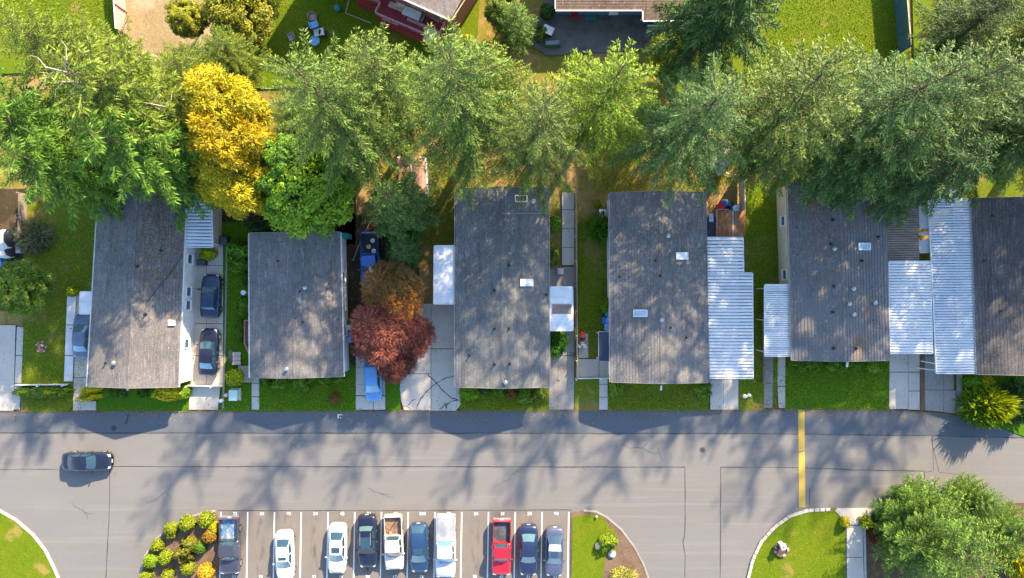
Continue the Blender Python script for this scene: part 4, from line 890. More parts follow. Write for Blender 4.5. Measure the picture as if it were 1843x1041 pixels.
for a0, a1, m_ in xs:
    zz = z + .3 - abs((a0 + a1) / 2 - 1628) / 100; b = MB(); p = [W(a0, 346 if a0 > 1600 else 349, zz), W(a1 - .3, 346, zz), W(a1 - .3, 303, zz), W(a0, 303 if a0 > 1600 else 309, zz)]; b.prism(p, zz, zz + .05); b.build('roof_board', M[m_], s3)
b = MB(); b.prism([W(1594, 352.5, 2), W(1640, 351, 2), W(1657, 345.5, 2), W(1657, 347, 2), W(1602, 347, 2)], 2.0, 2.05); b.build('eave_board', M['salmon'], s3)
b = MB(); b.prism([W(1629, 353, 1), W(1646, 353, 1), W(1649, 374, 1), W(1630, 374, 1)], .02, 1.0); tag(b.build('crate', M['grey_timber'], bevel=.02), 'grey plank locker between the plank shed and the rusty roof', 'locker')
# porch by second home
ph = thing('porch', 'small grey timber porch at the left side of the second home', 'porch', (*W(440, 650, 0), 0))
for k in range(5):
    s = MB(); x0, y0 = W(433, 686 - k * 6, .5); x1, _ = W(453, 686, .5); s.box((x0 + x1) / 2, y0, .5, x1 - x0, .29, .05); s.build('board', M['grey_timber'], ph)
for k in range(3):
    s = MB(); x0, y0 = W(418, 653 - k * 8, .3); x1, _ = W(433, 650, .3); s.box((x0 + x1) / 2, y0 - .02, .3 - .0 * k, x1 - x0, .38, .05); s.build('step', M['concrete'], ph)
s = MB(); s.box(*W(440, 672, .2), .24, 1.0, 1.5, .46); s.build('base', M['grey_timber'], ph); s = MB(); s.box(*W(425, 645, .1), .14, .75, 1.2, .26); s.build('step_base', M['old_concrete'], ph)
s = MB(); s.box(*W(416, 642, .6), .6, .08, 1.2, .9); s.build('rail', M['navy_metal'], ph)
b = thing('planter_box', 'brown wooden planter frame against the second home', 'planter', (*W(446, 606, 0), 0))
for a0, a1 in (((440, 577), (449, 577)), ((440, 577), (440, 618)), ((440, 618), (447, 634))):
    p, q_ = W(*a0, .5), W(*a1, .5); s = MB(); s.strip([p, q_], .1, 0, .55); s.build('board', M['salmon'], b)
s = MB(); s.prism([W(441, 579), W(449, 579), W(449, 630), (W(445, 630)), W(441, 616)], 0, .35); s.build('soil', M['soil'], b)
# ---------------------------------------------------------------- vehicles
def loft_body(L, Wd, sta, low=.2):
    """sta: (y fraction, width fraction, top height); one smooth closed shell"""
    mb = MB(); n = 0; rings = []
    for fy, fw, zt in sta:
        y = fy * L; w = Wd / 2 * fw; zs = max(low + .12, zt - .26)
        half = [(0, zt + .035), (.5 * w, zt + .03), (.82 * w, zt + .005), (.95 * w, zt - .06), (w, max(zs, zt - .16)), (w, (zs + low) / 2 + .05), (w * .95, low + .02), (w * .6, low)]
        ring = [(x, y, z) for x, z in half] + [(-x, y, z) for x, z in half[::-1][:-1]]
        rings.append(ring)
    k = len(rings[0]); vs = [p for r in rings for p in r]; fs = []
    for i in range(len(rings) - 1):
        for j in range(k):
            j2 = (j + 1) % k; fs.append((i * k + j, (i + 1) * k + j, (i + 1) * k + j2, i * k + j2))
    fs.append(tuple(range(k))); fs.append(tuple(reversed(range((len(rings) - 1) * k, len(rings) * k))))
    mb.add(vs, [tuple(f) for f in fs]); return mb
def flip_out(ob):
    bm = bmesh.new(); bm.from_mesh(ob.data); bmesh.ops.recalc_face_normals(bm, faces=bm.faces); bm.to_mesh(ob.data); bm.free()
def wheels(root, L, Wd, yf, yr, r=.33):
    for y in (yf, yr):
        for s in (-1, 1):
            t = MB(); X = s * (Wd / 2 - .11); pts = []
            vs = []; n = 16
            for x_, rr in ((-.1, r * .8), (-.1, r * .97), (-.06, r), (.06, r), (.1, r * .97), (.1, r * .8)):
                for i in range(n): a = 2 * pi * i / n; vs.append((X + x_, y + rr * cos(a), r + rr * sin(a)))
            fs = [(k * n + i, k * n + (i + 1) % n, (k + 1) * n + (i + 1) % n, (k + 1) * n + i) for k in range(5) for i in range(n)] + [tuple(range(n)), tuple(reversed(range(5 * n, 6 * n)))]
            t.add(vs, fs); w = t.build('wheel', M['tyre'], root); flip_out(w)
            rm = MB(); vs = []
            for x_, rr in ((.098, r * .66), (.112, r * .62), (.112, r * .1)):
                for i in range(n): a = 2 * pi * i / n; vs.append((X + s * x_, y + rr * cos(a), r + rr * sin(a)))
            rm.add(vs, [(k * n + i, k * n + (i + 1) % n, (k + 1) * n + (i + 1) % n, (k + 1) * n + i) for k in range(2) for i in range(n)] + [tuple(range(2 * n, 3 * n))]); rm.build('rim', M['rim'], w)
def patch(mb, q, mu=.06, mv=.08, off=.012, up=None):
    """an inset copy of a quad strip (list of bottom points, list of top points), pushed outwards"""
    bot, top = q; n = len(bot); bot = [np.array(p) for p in bot]; top = [np.array(p) for p in top]
    def at(u, v):
        k = min(n - 2, int(u * (n - 1))); t = u * (n - 1) - k; a = bot[k] + (bot[k + 1] - bot[k]) * t; c = top[k] + (top[k + 1] - top[k]) * t; return a + (c - a) * v
    us = sorted(set([mu] + [i / (n - 1) for i in range(1, n - 1)] + [1 - mu])); nn = np.cross(at(.9, .5) - at(.1, .5), at(.5, .9) - at(.5, .1)); nn /= np.linalg.norm(nn)
    c = (at(.5, .5) - np.array((0, at(.5, .5)[1] * .6, .3)));
    if np.dot(nn, c) < 0: nn = -nn
    o = [tuple(at(u, mv) + nn * off) for u in us] + [tuple(at(u, 1 - mv) + nn * off) for u in us]; m = len(us)
    mb.add(o, [(i, i + 1, m + i + 1, m + i) for i in range(m - 1)])
def cabin(root, L, Wd, Ht, belt, yf, yrf, yrr, yrb, pm, gm='car_glass', gr=None, wbf=.88, wrf=.68, sun=None, two=True, roof_m=None, side_gm='car_glass'):
    wb, wr = Wd / 2 * wbf, Wd / 2 * wrf; bz = belt; rz = Ht - .05
    fb = [(-wb * .97, yf, bz), (-wb * .5, yf + .10, bz), (0, yf + .14, bz), (wb * .5, yf + .10, bz), (wb * .97, yf, bz)]
    ft = [(-wr * .96, yrf, rz), (-wr * .5, yrf + .05, rz + .02), (0, yrf + .07, rz + .03), (wr * .5, yrf + .05, rz + .02), (wr * .96, yrf, rz)]
    rb = [(-wb * .9, yrb, bz), (-wb * .45, yrb - .06, bz), (0, yrb - .08, bz), (wb * .45, yrb - .06, bz), (wb * .9, yrb, bz)]
    rt = [(-wr * .92, yrr, rz), (-wr * .46, yrr - .03, rz + .015), (0, yrr - .04, rz + .02), (wr * .46, yrr - .03, rz + .015), (wr * .92, yrr, rz)]
    ym = (yrf + yrr) / 2; mt = [(-wr, ym, rz + .01), (-wr * .5, ym, rz + .045), (0, ym, rz + .05), (wr * .5, ym, rz + .045), (wr, ym, rz + .01)]
    ymb = (yf + yrb) / 2; lb, rbm = (-wb, ymb, bz), (wb, ymb, bz)
    mb = MB(); V = fb + ft + mt + rt + rb + [lb, rbm]; F = []
    for a in (0, 5, 10, 15):
        for i in range(4): F.append((a + i, a + i + 1, a + 6 + i, a + 5 + i))
    F += [(0, 5, 10, 25), (25, 10, 15, 20), (4, 26, 14, 9), (26, 24, 19, 14)]
    mb.add(V, F); ob = mb.build('cabin', pm, root, smooth=False); flip_out(ob)
    for f in ob.data.polygons: f.use_smooth = True
    md = ob.modifiers.new('edge', 'EDGE_SPLIT'); md.split_angle = radians(38)
    g = MB(); patch(g, (fb, ft), .045, .06); g.build('windshield', M[gm], root)
    g = MB(); patch(g, (rb, rt), .06, .08); g.build('rear_window', M[gr or gm], root)
    for s in (0, 1):
        e = [fb[4 * s], (lb, rbm)[s], rb[4 * s]]; t = [ft[4 * s], mt[4 * s], rt[4 * s]]
        if two:
            g = MB(); patch(g, ([e[0], e[1]], [t[0], t[1]]), .05, .12); g.build('side_window', M[side_gm], root); g = MB(); patch(g, ([e[1], e[2]], [t[1], t[2]]), .07, .12); g.build('side_window', M[side_gm], root)
        else:
            g = MB(); patch(g, ([e[0], e[1], e[2]], [t[0], t[1], t[2]]), .05, .12); g.build('side_window', M[side_gm], root)
    if roof_m:
        g = MB(); 
        for k in range(1): g.add([tuple(np.array(p) + (0, 0, .008)) for p in (mt[0], mt[1], mt[2], mt[3], mt[4], rt[0], rt[1], rt[2], rt[3], rt[4])], [(i, i + 1, 6 + i, 5 + i) for i in range(4)])
        g.build('roof_panel', roof_m, root)
    if sun:
        y0, y1, ws = sun; g = MB(); zz = rz + .072; g.prism([(-ws, y0), (-ws * .9, y1), (ws * .9, y1), (ws, y0)], zz - .05, zz); g.build('sunroof', M['car_glass'], root, bevel=.015)
def lights(root, L, Wd, zf, zr, clear='lamp_clear', fw=.33, tilt=0, red=True):
    for s in (-1, 1):
        g = MB(); x0, x1 = s * Wd * .26, s * Wd * .385; g.hexa([(min(x0, x1), L * .462, zf - .12), (max(x0, x1), L * .462, zf - .12), (max(x0, x1), L * (.488 if s > 0 else .499) - .02, zf - .12), (min(x0, x1), L * (.499 if s > 0 else .488) - .02, zf - .12)],
               [(min(x0, x1), L * (.44 if s < 0 else .462), zf + .02), (max(x0, x1), L * (.44 if s > 0 else .462), zf + .02), (max(x0, x1), L * (.47 if s > 0 else .487), zf + .0), (min(x0, x1), L * (.487 if s > 0 else .47), zf + .0)]); g.build('headlight', M[clear], root)
        g = MB(); g.box(s * Wd * .325, -L * .474, zr - .05, Wd * .18, L * .022, .12, s * .3); g.build('taillight', M['lamp_red'], root)
def mirrors(root, Wd, y, z, pm):
    for s in (-1, 1):
        g = MB(); g.box(s * (Wd / 2 + .085), y, z, .19, .1, .12, s * -.15); g.box(s * (Wd / 2 - .03), y + .02, z - .03, .1, .05, .05); g.build('mirror', pm, root, bevel=.02)
def trims(root, L, Wd, zf, zr):
    g = MB(); g.box(0, L * .5 - .03, .42, Wd * .55, .06, .16); g.build('grille', M['plastic_black'], root)
    for y in (L * .5 - .005, -L * .5 + .005):
        g = MB(); g.box(0, y, .5 if y > 0 else .6, .34, .03, .12); g.build('licence_plate', M['plastic_white'], root)
def handles(root, Wd, ys, z):
    for s in (-1, 1):
        for y in ys:
            g = MB(); g.box(s * (Wd / 2 + .005), y, z, .03, .16, .03); g.build('door_handle', M['steel'], root)
def wipers(root, yf, bz, Wd):
    for x in (-.32, .18):
        g = MB(); g.tube([(x, yf + .14, bz + .03), (x + .5 * (1 if x < 0 else .7), yf + .05, bz + .055)], .012, 4); g.build('wiper', M['plastic_black'], root)
def place(name, label, cat, px, py, rot, group=None):
    x, y = W(px, py, .75); return thing(name, label, cat, (x, y, .012), rot, group)
def car(label, px, py, rot, pm, L=4.7, Wd=1.8, Ht=1.43, kind='sedan', sun=None, gm='car_glass', gr=None, roof_m=None, dark_trim=False, group=None, racks=False):
    r = place('parked_car' if rot != -pi / 2 else 'moving_car', label, 'car', px, py, rot, group); pm = P[pm]; rm = P[roof_m] if roof_m else None
    if kind == 'sedan':
        sta = [(-.5, .50, .62), (-.490, .73, .84), (-.462, .87, .93), (-.40, .96, .965), (-.27, 1, .97), (-.05, 1.0, .95), (.18, 1.0, .93), (.3, .985, .89), (.40, .94, .83), (.455, .85, .76), (.486, .70, .69), (.5, .48, .56)]
        c = (.21 * L, .06 * L, -.20 * L, -.345 * L)
    elif kind == 'hatch':
        sta = [(-.5, .56, .7), (-.488, .79, .86), (-.456, .91, .95), (-.38, .99, .97), (-.2, 1, .97), (.0, 1, .96), (.2, 1.0, .93), (.33, .975, .87), (.42, .90, .79), (.465, .80, .72), (.488, .66, .65), (.5, .45, .54)]
        c = (.255 * L, .07 * L, -.34 * L, -.47 * L)
    elif kind == 'suv':
        sta = [(-.5, .80, .72), (-.492, .92, .95), (-.46, .97, 1.02), (-.35, 1, 1.03), (-.05, 1, 1.02), (.18, 1, 1.0), (.3, .99, .98), (.41, .96, .93), (.462, .9, .86), (.488, .82, .76), (.5, .68, .6)]
        c = (.21 * L, .09 * L, -.37 * L, -.47 * L)
    elif kind == 'wagon':
        sta = [(-.5, .58, .68), (-.489, .80, .88), (-.456, .92, .96), (-.35, 1, .98), (-.05, 1, .97), (.18, 1, .95), (.3, .985, .91), (.41, .93, .84), (.462, .83, .76), (.488, .69, .68), (.5, .48, .56)]
        c = (.20 * L, .05 * L, -.24 * L, -.30 * L)
    body = loft_body(L, Wd, sta).build('body', pm, r, smooth=True); flip_out(body)
    belt = sta[5][2] + .0
    cabin(r, L, Wd, Ht, belt, *c, pm, gm, gr, sun=sun, roof_m=rm)
    wheels(r, L, Wd, .32 * L, -.30 * L, .32 if kind != 'suv' else .36); lights(r, L, Wd, sta[-3][2] + .02, sta[1][2]); mirrors(r, Wd, c[0] - .28, belt + .05, pm); trims(r, L, Wd, .7, .8); handles(r, Wd, (-.0 * L, -.2 * L), belt - .14); wipers(r, c[0], belt, Wd)
    hl = MB(); z = sta[8][2] + .045   # bonnet and boot shut lines
    for s in (-1, 1): hl.tube([(s * Wd * .40, c[0] + .06, belt + .012), (s * Wd * .38, .38 * L, sta[8][2] + .0), (s * Wd * .30, .455 * L, sta[9][2] + .02)], .012, 4)
    hl.tube([(-Wd * .30, .456 * L, sta[9][2] + .025), (0, .466 * L, sta[9][2] + .032), (Wd * .30, .456 * L, sta[9][2] + .025)], .012, 4); hl.build('bonnet_seam', M['plastic_black'], r)
    if racks:
        for s in (-1, 1):
            g = MB(); g.tube([(s * .5, c[1] - .2, Ht + .0), (s * .52, 0, Ht + .05), (s * .5, c[2] + .1, Ht + .0)], .022, 5); g.build('roof_rail', M['steel'], r)
    return r
def pickup(label, px, py, rot, pm, L=5.4, Wd=1.9, Ht=1.75, bed='bed_liner', cover=None, cab=.42, hood=.27, ext=True, gm='car_glass'):
    r = place('pickup_truck', label, 'pickup truck', px, py, rot); pm_ = P[pm]
    yh = L * (.5 - hood)            # base of the windshield
    yc = yh - cab * L * (.8 if ext else .62)    # rear of the cab
    sta = [(yc / L - .004, 1, .98), (yc / L + .05, 1, 1.0), (.0, 1.0, 1.0), (yh / L, 1.0, 1.0), (.34, .99, .98), (.43, .96, .93), (.472, .90, .86), (.491, .82, .76), (.5, .68, .6)]
    sta = sorted(sta)
    body = loft_body(L, Wd, sta, .28).build('body', pm_, r, smooth=True); flip_out(body)
    cabin(r, L, Wd, Ht, .99, yh - .02, yh - .62, yc + .22, yc + .06, pm_, gm, wbf=.9, wrf=.74, two=ext)
    y0 = -L / 2; bl = yc - .03 - y0; ym = y0 + bl / 2
    fl = MB(); fl.box(0, ym, .52, Wd * .96, bl, .22); fl.build('bed_frame', pm_, r)
    g = MB(); g.box(0, ym, .655, Wd * .82, bl - .16, .04); g.build('bed_floor', M[bed], r)
    for s in (-1, 1):
        g = MB(); X = s * Wd * .445
        g.hexa([(X - .07, y0 + .06, .42), (X + .07, y0 + .06, .42), (X + .07, yc - .05, .42), (X - .07, yc - .05, .42)], [(X - .06, y0 + .06, 1.05), (X + .05, y0 + .06, 1.05), (X + .05, yc - .05, 1.05), (X - .06, yc - .05, 1.05)]); g.build('bed_side', pm_, r, bevel=.03)
        g = MB(); g.box(s * Wd * .445 - s * .01, ym, 1.062, .07, bl - .25, .025); g.build('bed_rail', M['plastic_black' if pm != 'white' and pm != 'silver' else 'plastic_grey'], r)
    g = MB(); g.box(0, y0 + .05, .76, Wd * .84, .07, .56); g.build('tailgate', pm_, r, bevel=.02)
    g = MB(); g.box(0, yc - .055, .8, Wd * .84, .05, .5); g.build('bed_front', pm_, r)
    g = MB(); g.box(0, y0 - .06, .5, Wd * .9, .16, .14); g.build('rear_bumper', M['steel'], r, bevel=.02)
    for s in (-1, 1):
        g = MB(); g.box(s * Wd * .45, y0 + .03, .85, .1, .08, .3); g.build('taillight', M['lamp_red'], r)
        g = MB(); g.box(s * Wd * .36, L * .478, .78, .32, .1, .16, -s * .22); g.build('headlight', M['lamp_clear'], r, bevel=.02)
    if cover:
        g = MB(); g.prism([(-Wd * .40, y0 + .1), (Wd * .40, y0 + .1), (Wd * .43, yc - .1), (-Wd * .43, yc - .1)], .98, 1.085); g.build('bed_cover', M[cover], r, bevel=.03)
    wheels(r, L, Wd, .33 * L, -.29 * L, .38); mirrors(r, Wd, yh - .25, 1.1, pm_); trims(r, L, Wd, .8, .8); handles(r, Wd, (yh - 1.3,), .88); wipers(r, yh, .99, Wd)
    return r, yc, y0
S = pi; T = .03
car('black sedan driving along the road by itself', 155.5, 831, -pi / 2, 'midnight', 4.7, 1.78, 1.42)
car('silver blue sedan parked beside the white walkway', 148, 604, -.03, 'steelblue', 4.45, 1.74, 1.40, gm='car_glass_light', gr='car_glass_blue')
car('navy hatchback, upper of the two cars beside the white wall', 379, 533, -.04, 'navy', 4.25, 1.86, 1.5, 'wagon', gm='car_glass_light', gr='car_glass_blue')
car('dark navy sedan, lower of the two cars beside the white wall', 375, 634, -.05, 'midnight', 4.6, 1.82, 1.42, gr='car_glass_blue')
car('sky blue hatchback half hidden by the copper leaved tree', 671, 686, S + .06, 'skyblue', 4.0, 1.68, 1.5, 'hatch', gm='car_glass_blue')
car('white sedan with a small sunroof beside the empty bay', 512, 1000, S + T, 'white', 4.75, 1.78, 1.42, sun=(-.05, .2, .38))
car('white sedan with a square sunroof left of the black wagon', 607, 988, S - .02, 'white', 4.85, 1.8, 1.42, sun=(-.35, .15, .4))
car('black navy wagon with a glass roof panel', 661, 975, S + .03, 'midnight', 5.1, 1.9, 1.6, 'wagon', gm='car_glass', gr='car_glass_light', sun=(-.7, .35, .5), racks=True)
car('dark blue hatchback with large red tail lamps', 754, 987, S + .03, 'darkblue', 4.75, 1.85, 1.5, 'hatch', sun=(-.2, .35, .46))
car('navy sedan without a sunroof right of the red pickup', 951, 991, S - .01, 'navy', 4.9, 1.84, 1.42, gr='car_glass_light')
car('grey blue sedan with silver roof and sunroof in the last bay', 998, 994, S - .02, 'greyblue', 4.75, 1.8, 1.42, sun=(-.3, .2, .34), roof_m='silver')
pickup('slate grey pickup with blue tinted bed beside the shrub bed', 413, 983, S + .02, 'slate', 5.4, 1.92, 1.72, bed='bed_blue')
r, yc, y0 = pickup('white pickup with brown debris in its open bed', 708.5, 977, S + .04, 'cream', 5.2, 1.85, 1.7, bed='bed_dirt', cab=.46)
for pts in ([(-.4, y0 + .5, .72), (.1, y0 + 1.0, .8), (.5, y0 + 1.5, .74)], [(.0, y0 + .4, .75), (.05, y0 + 1.6, .76)]):
    b = MB(); b.tube(pts, .03, 5); b.build('loose_pole', M['plastic_black'], r) if False else None
def in_truck(name, label, cat, r, pts, rad, m):
    c, s = cos(r.rotation_euler.z), sin(r.rotation_euler.z); b = MB(); b.tube([(r.location.x + x * c - y * s, r.location.y + x * s + y * c, z) for x, y, z in pts], rad, 6); return tag(b.build(name, M[m]), label, cat)
in_truck('pole', 'dark pole lying across the white pickup bed', 'pole', r, [(.45, y0 + 1.6, .74), (.05, y0 + 1.0, .8), (-.42, y0 + .35, .74)], .035, 'plastic_black')
in_truck('sack', 'orange brown sack in the corner of the white pickup bed', 'sack', r, [(.3, y0 + 1.5, .72), (.3, y0 + 1.75, .86), (.2, y0 + 1.95, .74)], [.1, .16, .06], 'terracotta')
b = MB()
pickup('silver white long pickup with a grey bed cover', 802, 984, S - .005, 'silver', 6.0, 1.98, 1.76, cover='tonneau', gm='car_glass_blue', cab=.40)
pickup('bright red pickup between two empty looking bays', 902.5, 986, S - .01, 'red', 5.3, 1.86, 1.7, bed='bed_liner', cab=.40)
r, yc, y0 = pickup('bright blue pickup with black bed under the trees', 666, 468, S + .02, 'blue', 5.2, 1.85, 1.65, bed='tarp_dark', cab=.42)
for i, (px, py, lb) in enumerate(((670, 433, 'nearest the tailgate'), (663, 444, 'in the middle of the three'), (672, 452, 'closest to the blue cab'))):
    b = MB(); x, y = W(px, py, 1); b.lathe(x, y, [(.09, .69), (.2, .70), (.23, .80), (.2, .87), (.12, .88), (.1, .84)], 14, capt=False); b.lathe(x, y, [(.1, .7), (.1, .80)], 10); tag(b.build('paint_bucket', M['plastic_white'] if i != 1 else M['cream_board'], smooth=False), 'pale round hub in the black pickup bed, ' + lb, 'wheel hub', 'pale hubs in the blue pickup bed')
in_truck('folded_sheet', 'folded white sheet on the hood of the blue pickup', 'sheet', r, [(-.1, .95, 1.13), (.1, 1.05, 1.13), (.3, 1.15, 1.12)], [.05, .1, .06], 'plastic_white')
# mower
mw = thing('ride_mower', 'red and black garden mower parked on the small concrete pad', 'mower', (*W(1048, 613, .3), .05)); x, y = W(1049, 603, .4)
b = MB(); b.hexa([(x - .22, y - .3, .3), (x + .22, y - .3, .3), (x + .2, y + .3, .3), (x - .2, y + .3, .3)], [(x - .2, y - .28, .72), (x + .2, y - .28, .72), (x + .15, y + .2, .66), (x - .15, y + .2, .66)]); b.build('bonnet', M['plastic_red'], mw, bevel=.04)
b = MB(); x, y = W(1048, 615, .4); b.box(x, y, .4, .5, .75, .2); b.build('deck', M['plastic_black'], mw, bevel=.03); b = MB(); b.box(x, y - .1, .58, .4, .35, .1); b.box(x, y - .3, .75, .4, .08, .35); b.build('seat', M['plastic_grey'], mw, bevel=.03)
b = MB(); b.tube([(x, y + .35, .6), (x, y + .2, .9)], .02, 5); b.lathe(x, y + .18, [(.16, .9), (.17, .93), (.12, .93)], 12); b.build('steering_wheel', M['plastic_black'], mw)
for dx in (-.24, .24):
    b = MB(); X, Y = x + dx, y - .45
    b.lathe(X, Y, [(.16, .12), (.2, .2), (.2, .38), (.13, .44)], 12); b.build('wheel', M['plastic_white'], mw)
# ---------------------------------------------------------------- fences
def fence(label, p0, p1, h, m, name='fence', board=.15, post_every=2.4, thick=.025, post_m=None, cap=None, gap=.008):
    a, b2 = np.array((*W(*p0), 0)), np.array((*W(*p1), 0)); dd = b2 - a; L_ = float(np.linalg.norm(dd)); dd /= L_; an = atan2(dd[1], dd[0]); mid = (a + b2) / 2; r = thing(name, label, 'fence', tuple(float(v) for v in mid)); nn = np.array((-dd[1], dd[0], 0))
    n = int(L_ / board); me = None
    for k in range(n):
        p = a + dd * (k + .5) * L_ / n
        if me is None:
            s = MB(); s.box(0, 0, h / 2, L_ / n - gap, thick, h, an); me = s.mesh('board', M[m])
        ob = link('board', me, r); ob.location = (float(p[0] - mid[0]), float(p[1] - mid[1]), R.uniform(-.015, .015))
    for z in (.3, h - .3):
        s = MB(); q = mid + nn * -.045; s.box(q[0], q[1], z, L_, .05, .09, an); s.build('rail', M[post_m or m], r)
    k = 0
    while k * post_every <= L_:
        p = a + dd * k * post_every + nn * -.1; s = MB(); s.box(p[0], p[1], (h + .1) / 2, .1, .1, h + .1, an); s.build('post', M[post_m or m], r); k += 1
    if cap:
        s = MB(); s.box(mid[0], mid[1], h + .03, L_, .12, .03, an); s.build('cap_rail', M[cap], r)
    return r
fence('tall pinkish board fence with white cap at the top left', (230, 66), (221, -60), 2.0, 'pink_wood', cap='trim_white')
fence('tall teal board fence between two sunny lawns', (1617, 96), (1604, -60), 2.1, 'teal_wood', cap='pale_wood')
fence('thin tan fence along the lawn left of the fourth home', (1036, 338), (1038, 680), 1.1, 'pale_wood', board=.3, thick=.03)
fence('low white rail fence in front of the concrete pad', (1036, 680), (1098, 679), .9, 'trim_white', board=.3, thick=.03)
fence('cream board fence beside the timber deck', (1330, 324), (1331, 382), 1.6, 'pale_wood', cap='cream_board')
fence('grey fence behind the brown stained roof', (1438, 316), (1592, 312), 1.2, 'pale_wood', board=.3)
fence('old grey post fence beside the covered trailer', (49, 350), (48, 430), 1.2, 'grey_timber', board=.3)
fence('white low fence behind the long hedge', (33, 692), (126, 691), .8, 'trim_white', board=.3)
fence('short dark wood fence behind the second home', (520, 410), (606, 412), 1.0, 'grey_timber', board=.22)
fence('thin white gate rail across the slab driveway', (341, 693), (404, 694), .8, 'trim_white', board=.5, thick=.02)
fence('tan fence on the left side of the fifth home', (1374, 520), (1374, 565), 1.1, 'pale_wood', board=.2)
fence('low grey fence beside the left wheel track', (1372, 570), (1373, 690), .8, 'grey_timber', board=.3)
b = MB(); b.strip(PX([(409, 440), (406, 600), (402, 735)]), .16, -.05, .1); struct(b.build('kerb', M['old_concrete']), 'thin pale edging strip between two side lawns')
b = MB(); p, q = W3(1660, 664, 1.0), W3(1690, 667, 1.0); b.tube([p, q], .05, 6); b.tube([(p[0], p[1], 0), p], .05, 6); tag(b.build('barrier_bar', M['trim_white']), 'white bar sticking out beside the long bluish carport', 'bar')
# ---------------------------------------------------------------- small things
def bin_(label, px, py, body, lid, h=1.05, w=.56, d=.62, rot=0.0, group=None):
    x, y = W(px, py, h); r = thing('wheelie_bin', label, 'bin', (x, y, 0), 0, group)
    b = MB(); b.hexa([(x - w * .4, y - d * .4, .06), (x + w * .4, y - d * .4, .06), (x + w * .4, y + d * .4, .06), (x - w * .4, y + d * .4, .06)], [(x - w / 2, y - d / 2, h - .06), (x + w / 2, y - d / 2, h - .06), (x + w / 2, y + d / 2, h - .06), (x - w / 2, y + d / 2, h - .06)]); b.build('body', M[body], r)
    b = MB(); b.hexa([(x - w * .53, y - d * .53, h - .055), (x + w * .53, y - d * .53, h - .055), (x + w * .53, y + d * .53, h - .055), (x - w * .53, y + d * .53, h - .055)], [(x - w * .42, y - d * .42, h + .04), (x + w * .42, y - d * .42, h + .04), (x + w * .42, y + d * .42, h + .04), (x - w * .42, y + d * .42, h + .04)]); b.build('lid', M[lid], r)
    for s in (-1, 1):
        b = MB(); b.box(x + s * w * .35, y + d * .45, .1, .06, .2, .2); b.build('wheel', M['tyre'], r)
    b = MB(); b.tube([(x - w * .35, y + d * .58, h - .1), (x + w * .35, y + d * .58, h - .1)], .02, 5); b.build('handle', M['plastic_black'], r)
def barrel(name, label, cat, px, py, h, r_, body, lid, group=None):
    x, y = W(px, py, h); r = thing(name, label, cat, (x, y, 0), 0, group)
    b = MB(); b.lathe(x, y, [(r_ * .85, 0), (r_, h * .3), (r_ * 1.03, h * .6), (r_ * .95, h - .02)], 14); b.build('body', M[body], r)
    b = MB(); b.lathe(x, y, [(r_ * 1.0, h - .02), (r_ * 1.02, h + .02), (r_ * .75, h + .05), (r_ * .7, h + .03)], 14); b.build('lid', M[lid], r)
bin_('teal bin, topmost of the row beside the fourth home', 1094, 566, 'plastic_teal', 'plastic_teal', .9, .5, .5); barrel('barrel', 'bright blue round barrel beside the fourth home', 'barrel', 1094, 577, .95, .29, 'plastic_blue', 'plastic_light_blue'); bin_('pale lidded blue bin just above the navy porch roof', 1094, 589, 'plastic_blue', 'plastic_light_blue'); bin_('narrow dark blue bin standing left of the blue barrel', 1087, 577, 'plastic_blue', 'plastic_blue', 1.0, .3, .6)
barrel('barrel', 'dark green barrel, topmost of the row beside the second home', 'barrel', 629, 580, .8, .26, 'plastic_green', 'plastic_green'); bin_('light grey lidded bin beside the second home', 629, 590, 'plastic_grey', 'plastic_white', .9, .5, .5); bin_('bright blue bin between the grey lidded bin and a paler one', 629, 602, 'plastic_blue', 'plastic_blue', .95, .5, .52); bin_('greyish blue bin, lowest of the row beside the second home', 629, 612, 'plastic_blue', 'plastic_light_blue', .9, .48, .5)
bin_('black bin with a pale lid on the brown driveway', 1008, 489, 'plastic_black', 'plastic_grey', .8, .6, .6)
b = MB(); x, y = W(620, 424, 2); b.box(x, y, 1.0, .5, .45, 2.0); tag(b.build('meter_box', M['plastic_teal'], bevel=.02), 'teal box at the corner of the second home', 'box')
bin_('dark box bin at the top of the slab driveway', 402, 433, 'plastic_black', 'bed_liner', .8, .75, .75); bin_('charcoal bin beside the lime shrub on the slab driveway', 361, 473, 'plastic_black', 'bed_liner', .9, .8, .55)
barrel('barrel', 'glossy blue barrel half under the spruce branches', 'barrel', 733, 253, .9, .33, 'plastic_blue', 'plastic_light_blue')
barrel('bucket', 'small blue bucket on the dark ground right of the copper tree', 'bucket', 752, 537, .4, .22, 'plastic_blue', 'plastic_blue')
r = thing('air_conditioner', 'white air conditioner with black fan left of the fourth home', 'air conditioner', (*W(1085, 384, .4), 0)); x, y = W(1085, 384, .7)
b = MB(); b.box(x, y, .4, .72, .72, .76); b.build('case', M['plastic_white'], r, bevel=.03)
for a in range(5):
    b = MB(); b.box(x + .15 * cos(a * 1.256), y + .15 * sin(a * 1.256), .795, .2, .1, .02, a * 1.256 + .3); b.build('fan_blade', M['plastic_black'], r)
b = MB(); b.lathe(x, y, [(.06, .78), (.07, .83)], 10); b.build('hub', M['plastic_black'], r)
r = thing('utility_box', 'mint green utility box on the small lawn by the road', 'utility box', (*W(418, 712), .03)); x, y = W(419, 712, .8)
b = MB(); b.box(x, y, .4, .72, .95, .74); b.build('case', M['mint'], r, bevel=.03); b = MB(); b.box(x, y, .8, .8, 1.03, .06); b.build('lid', M['mint'], r, bevel=.02); b = MB(); b.box(x, y, .04, 1.0, 1.2, .08); b.build('base', M['concrete'], r)
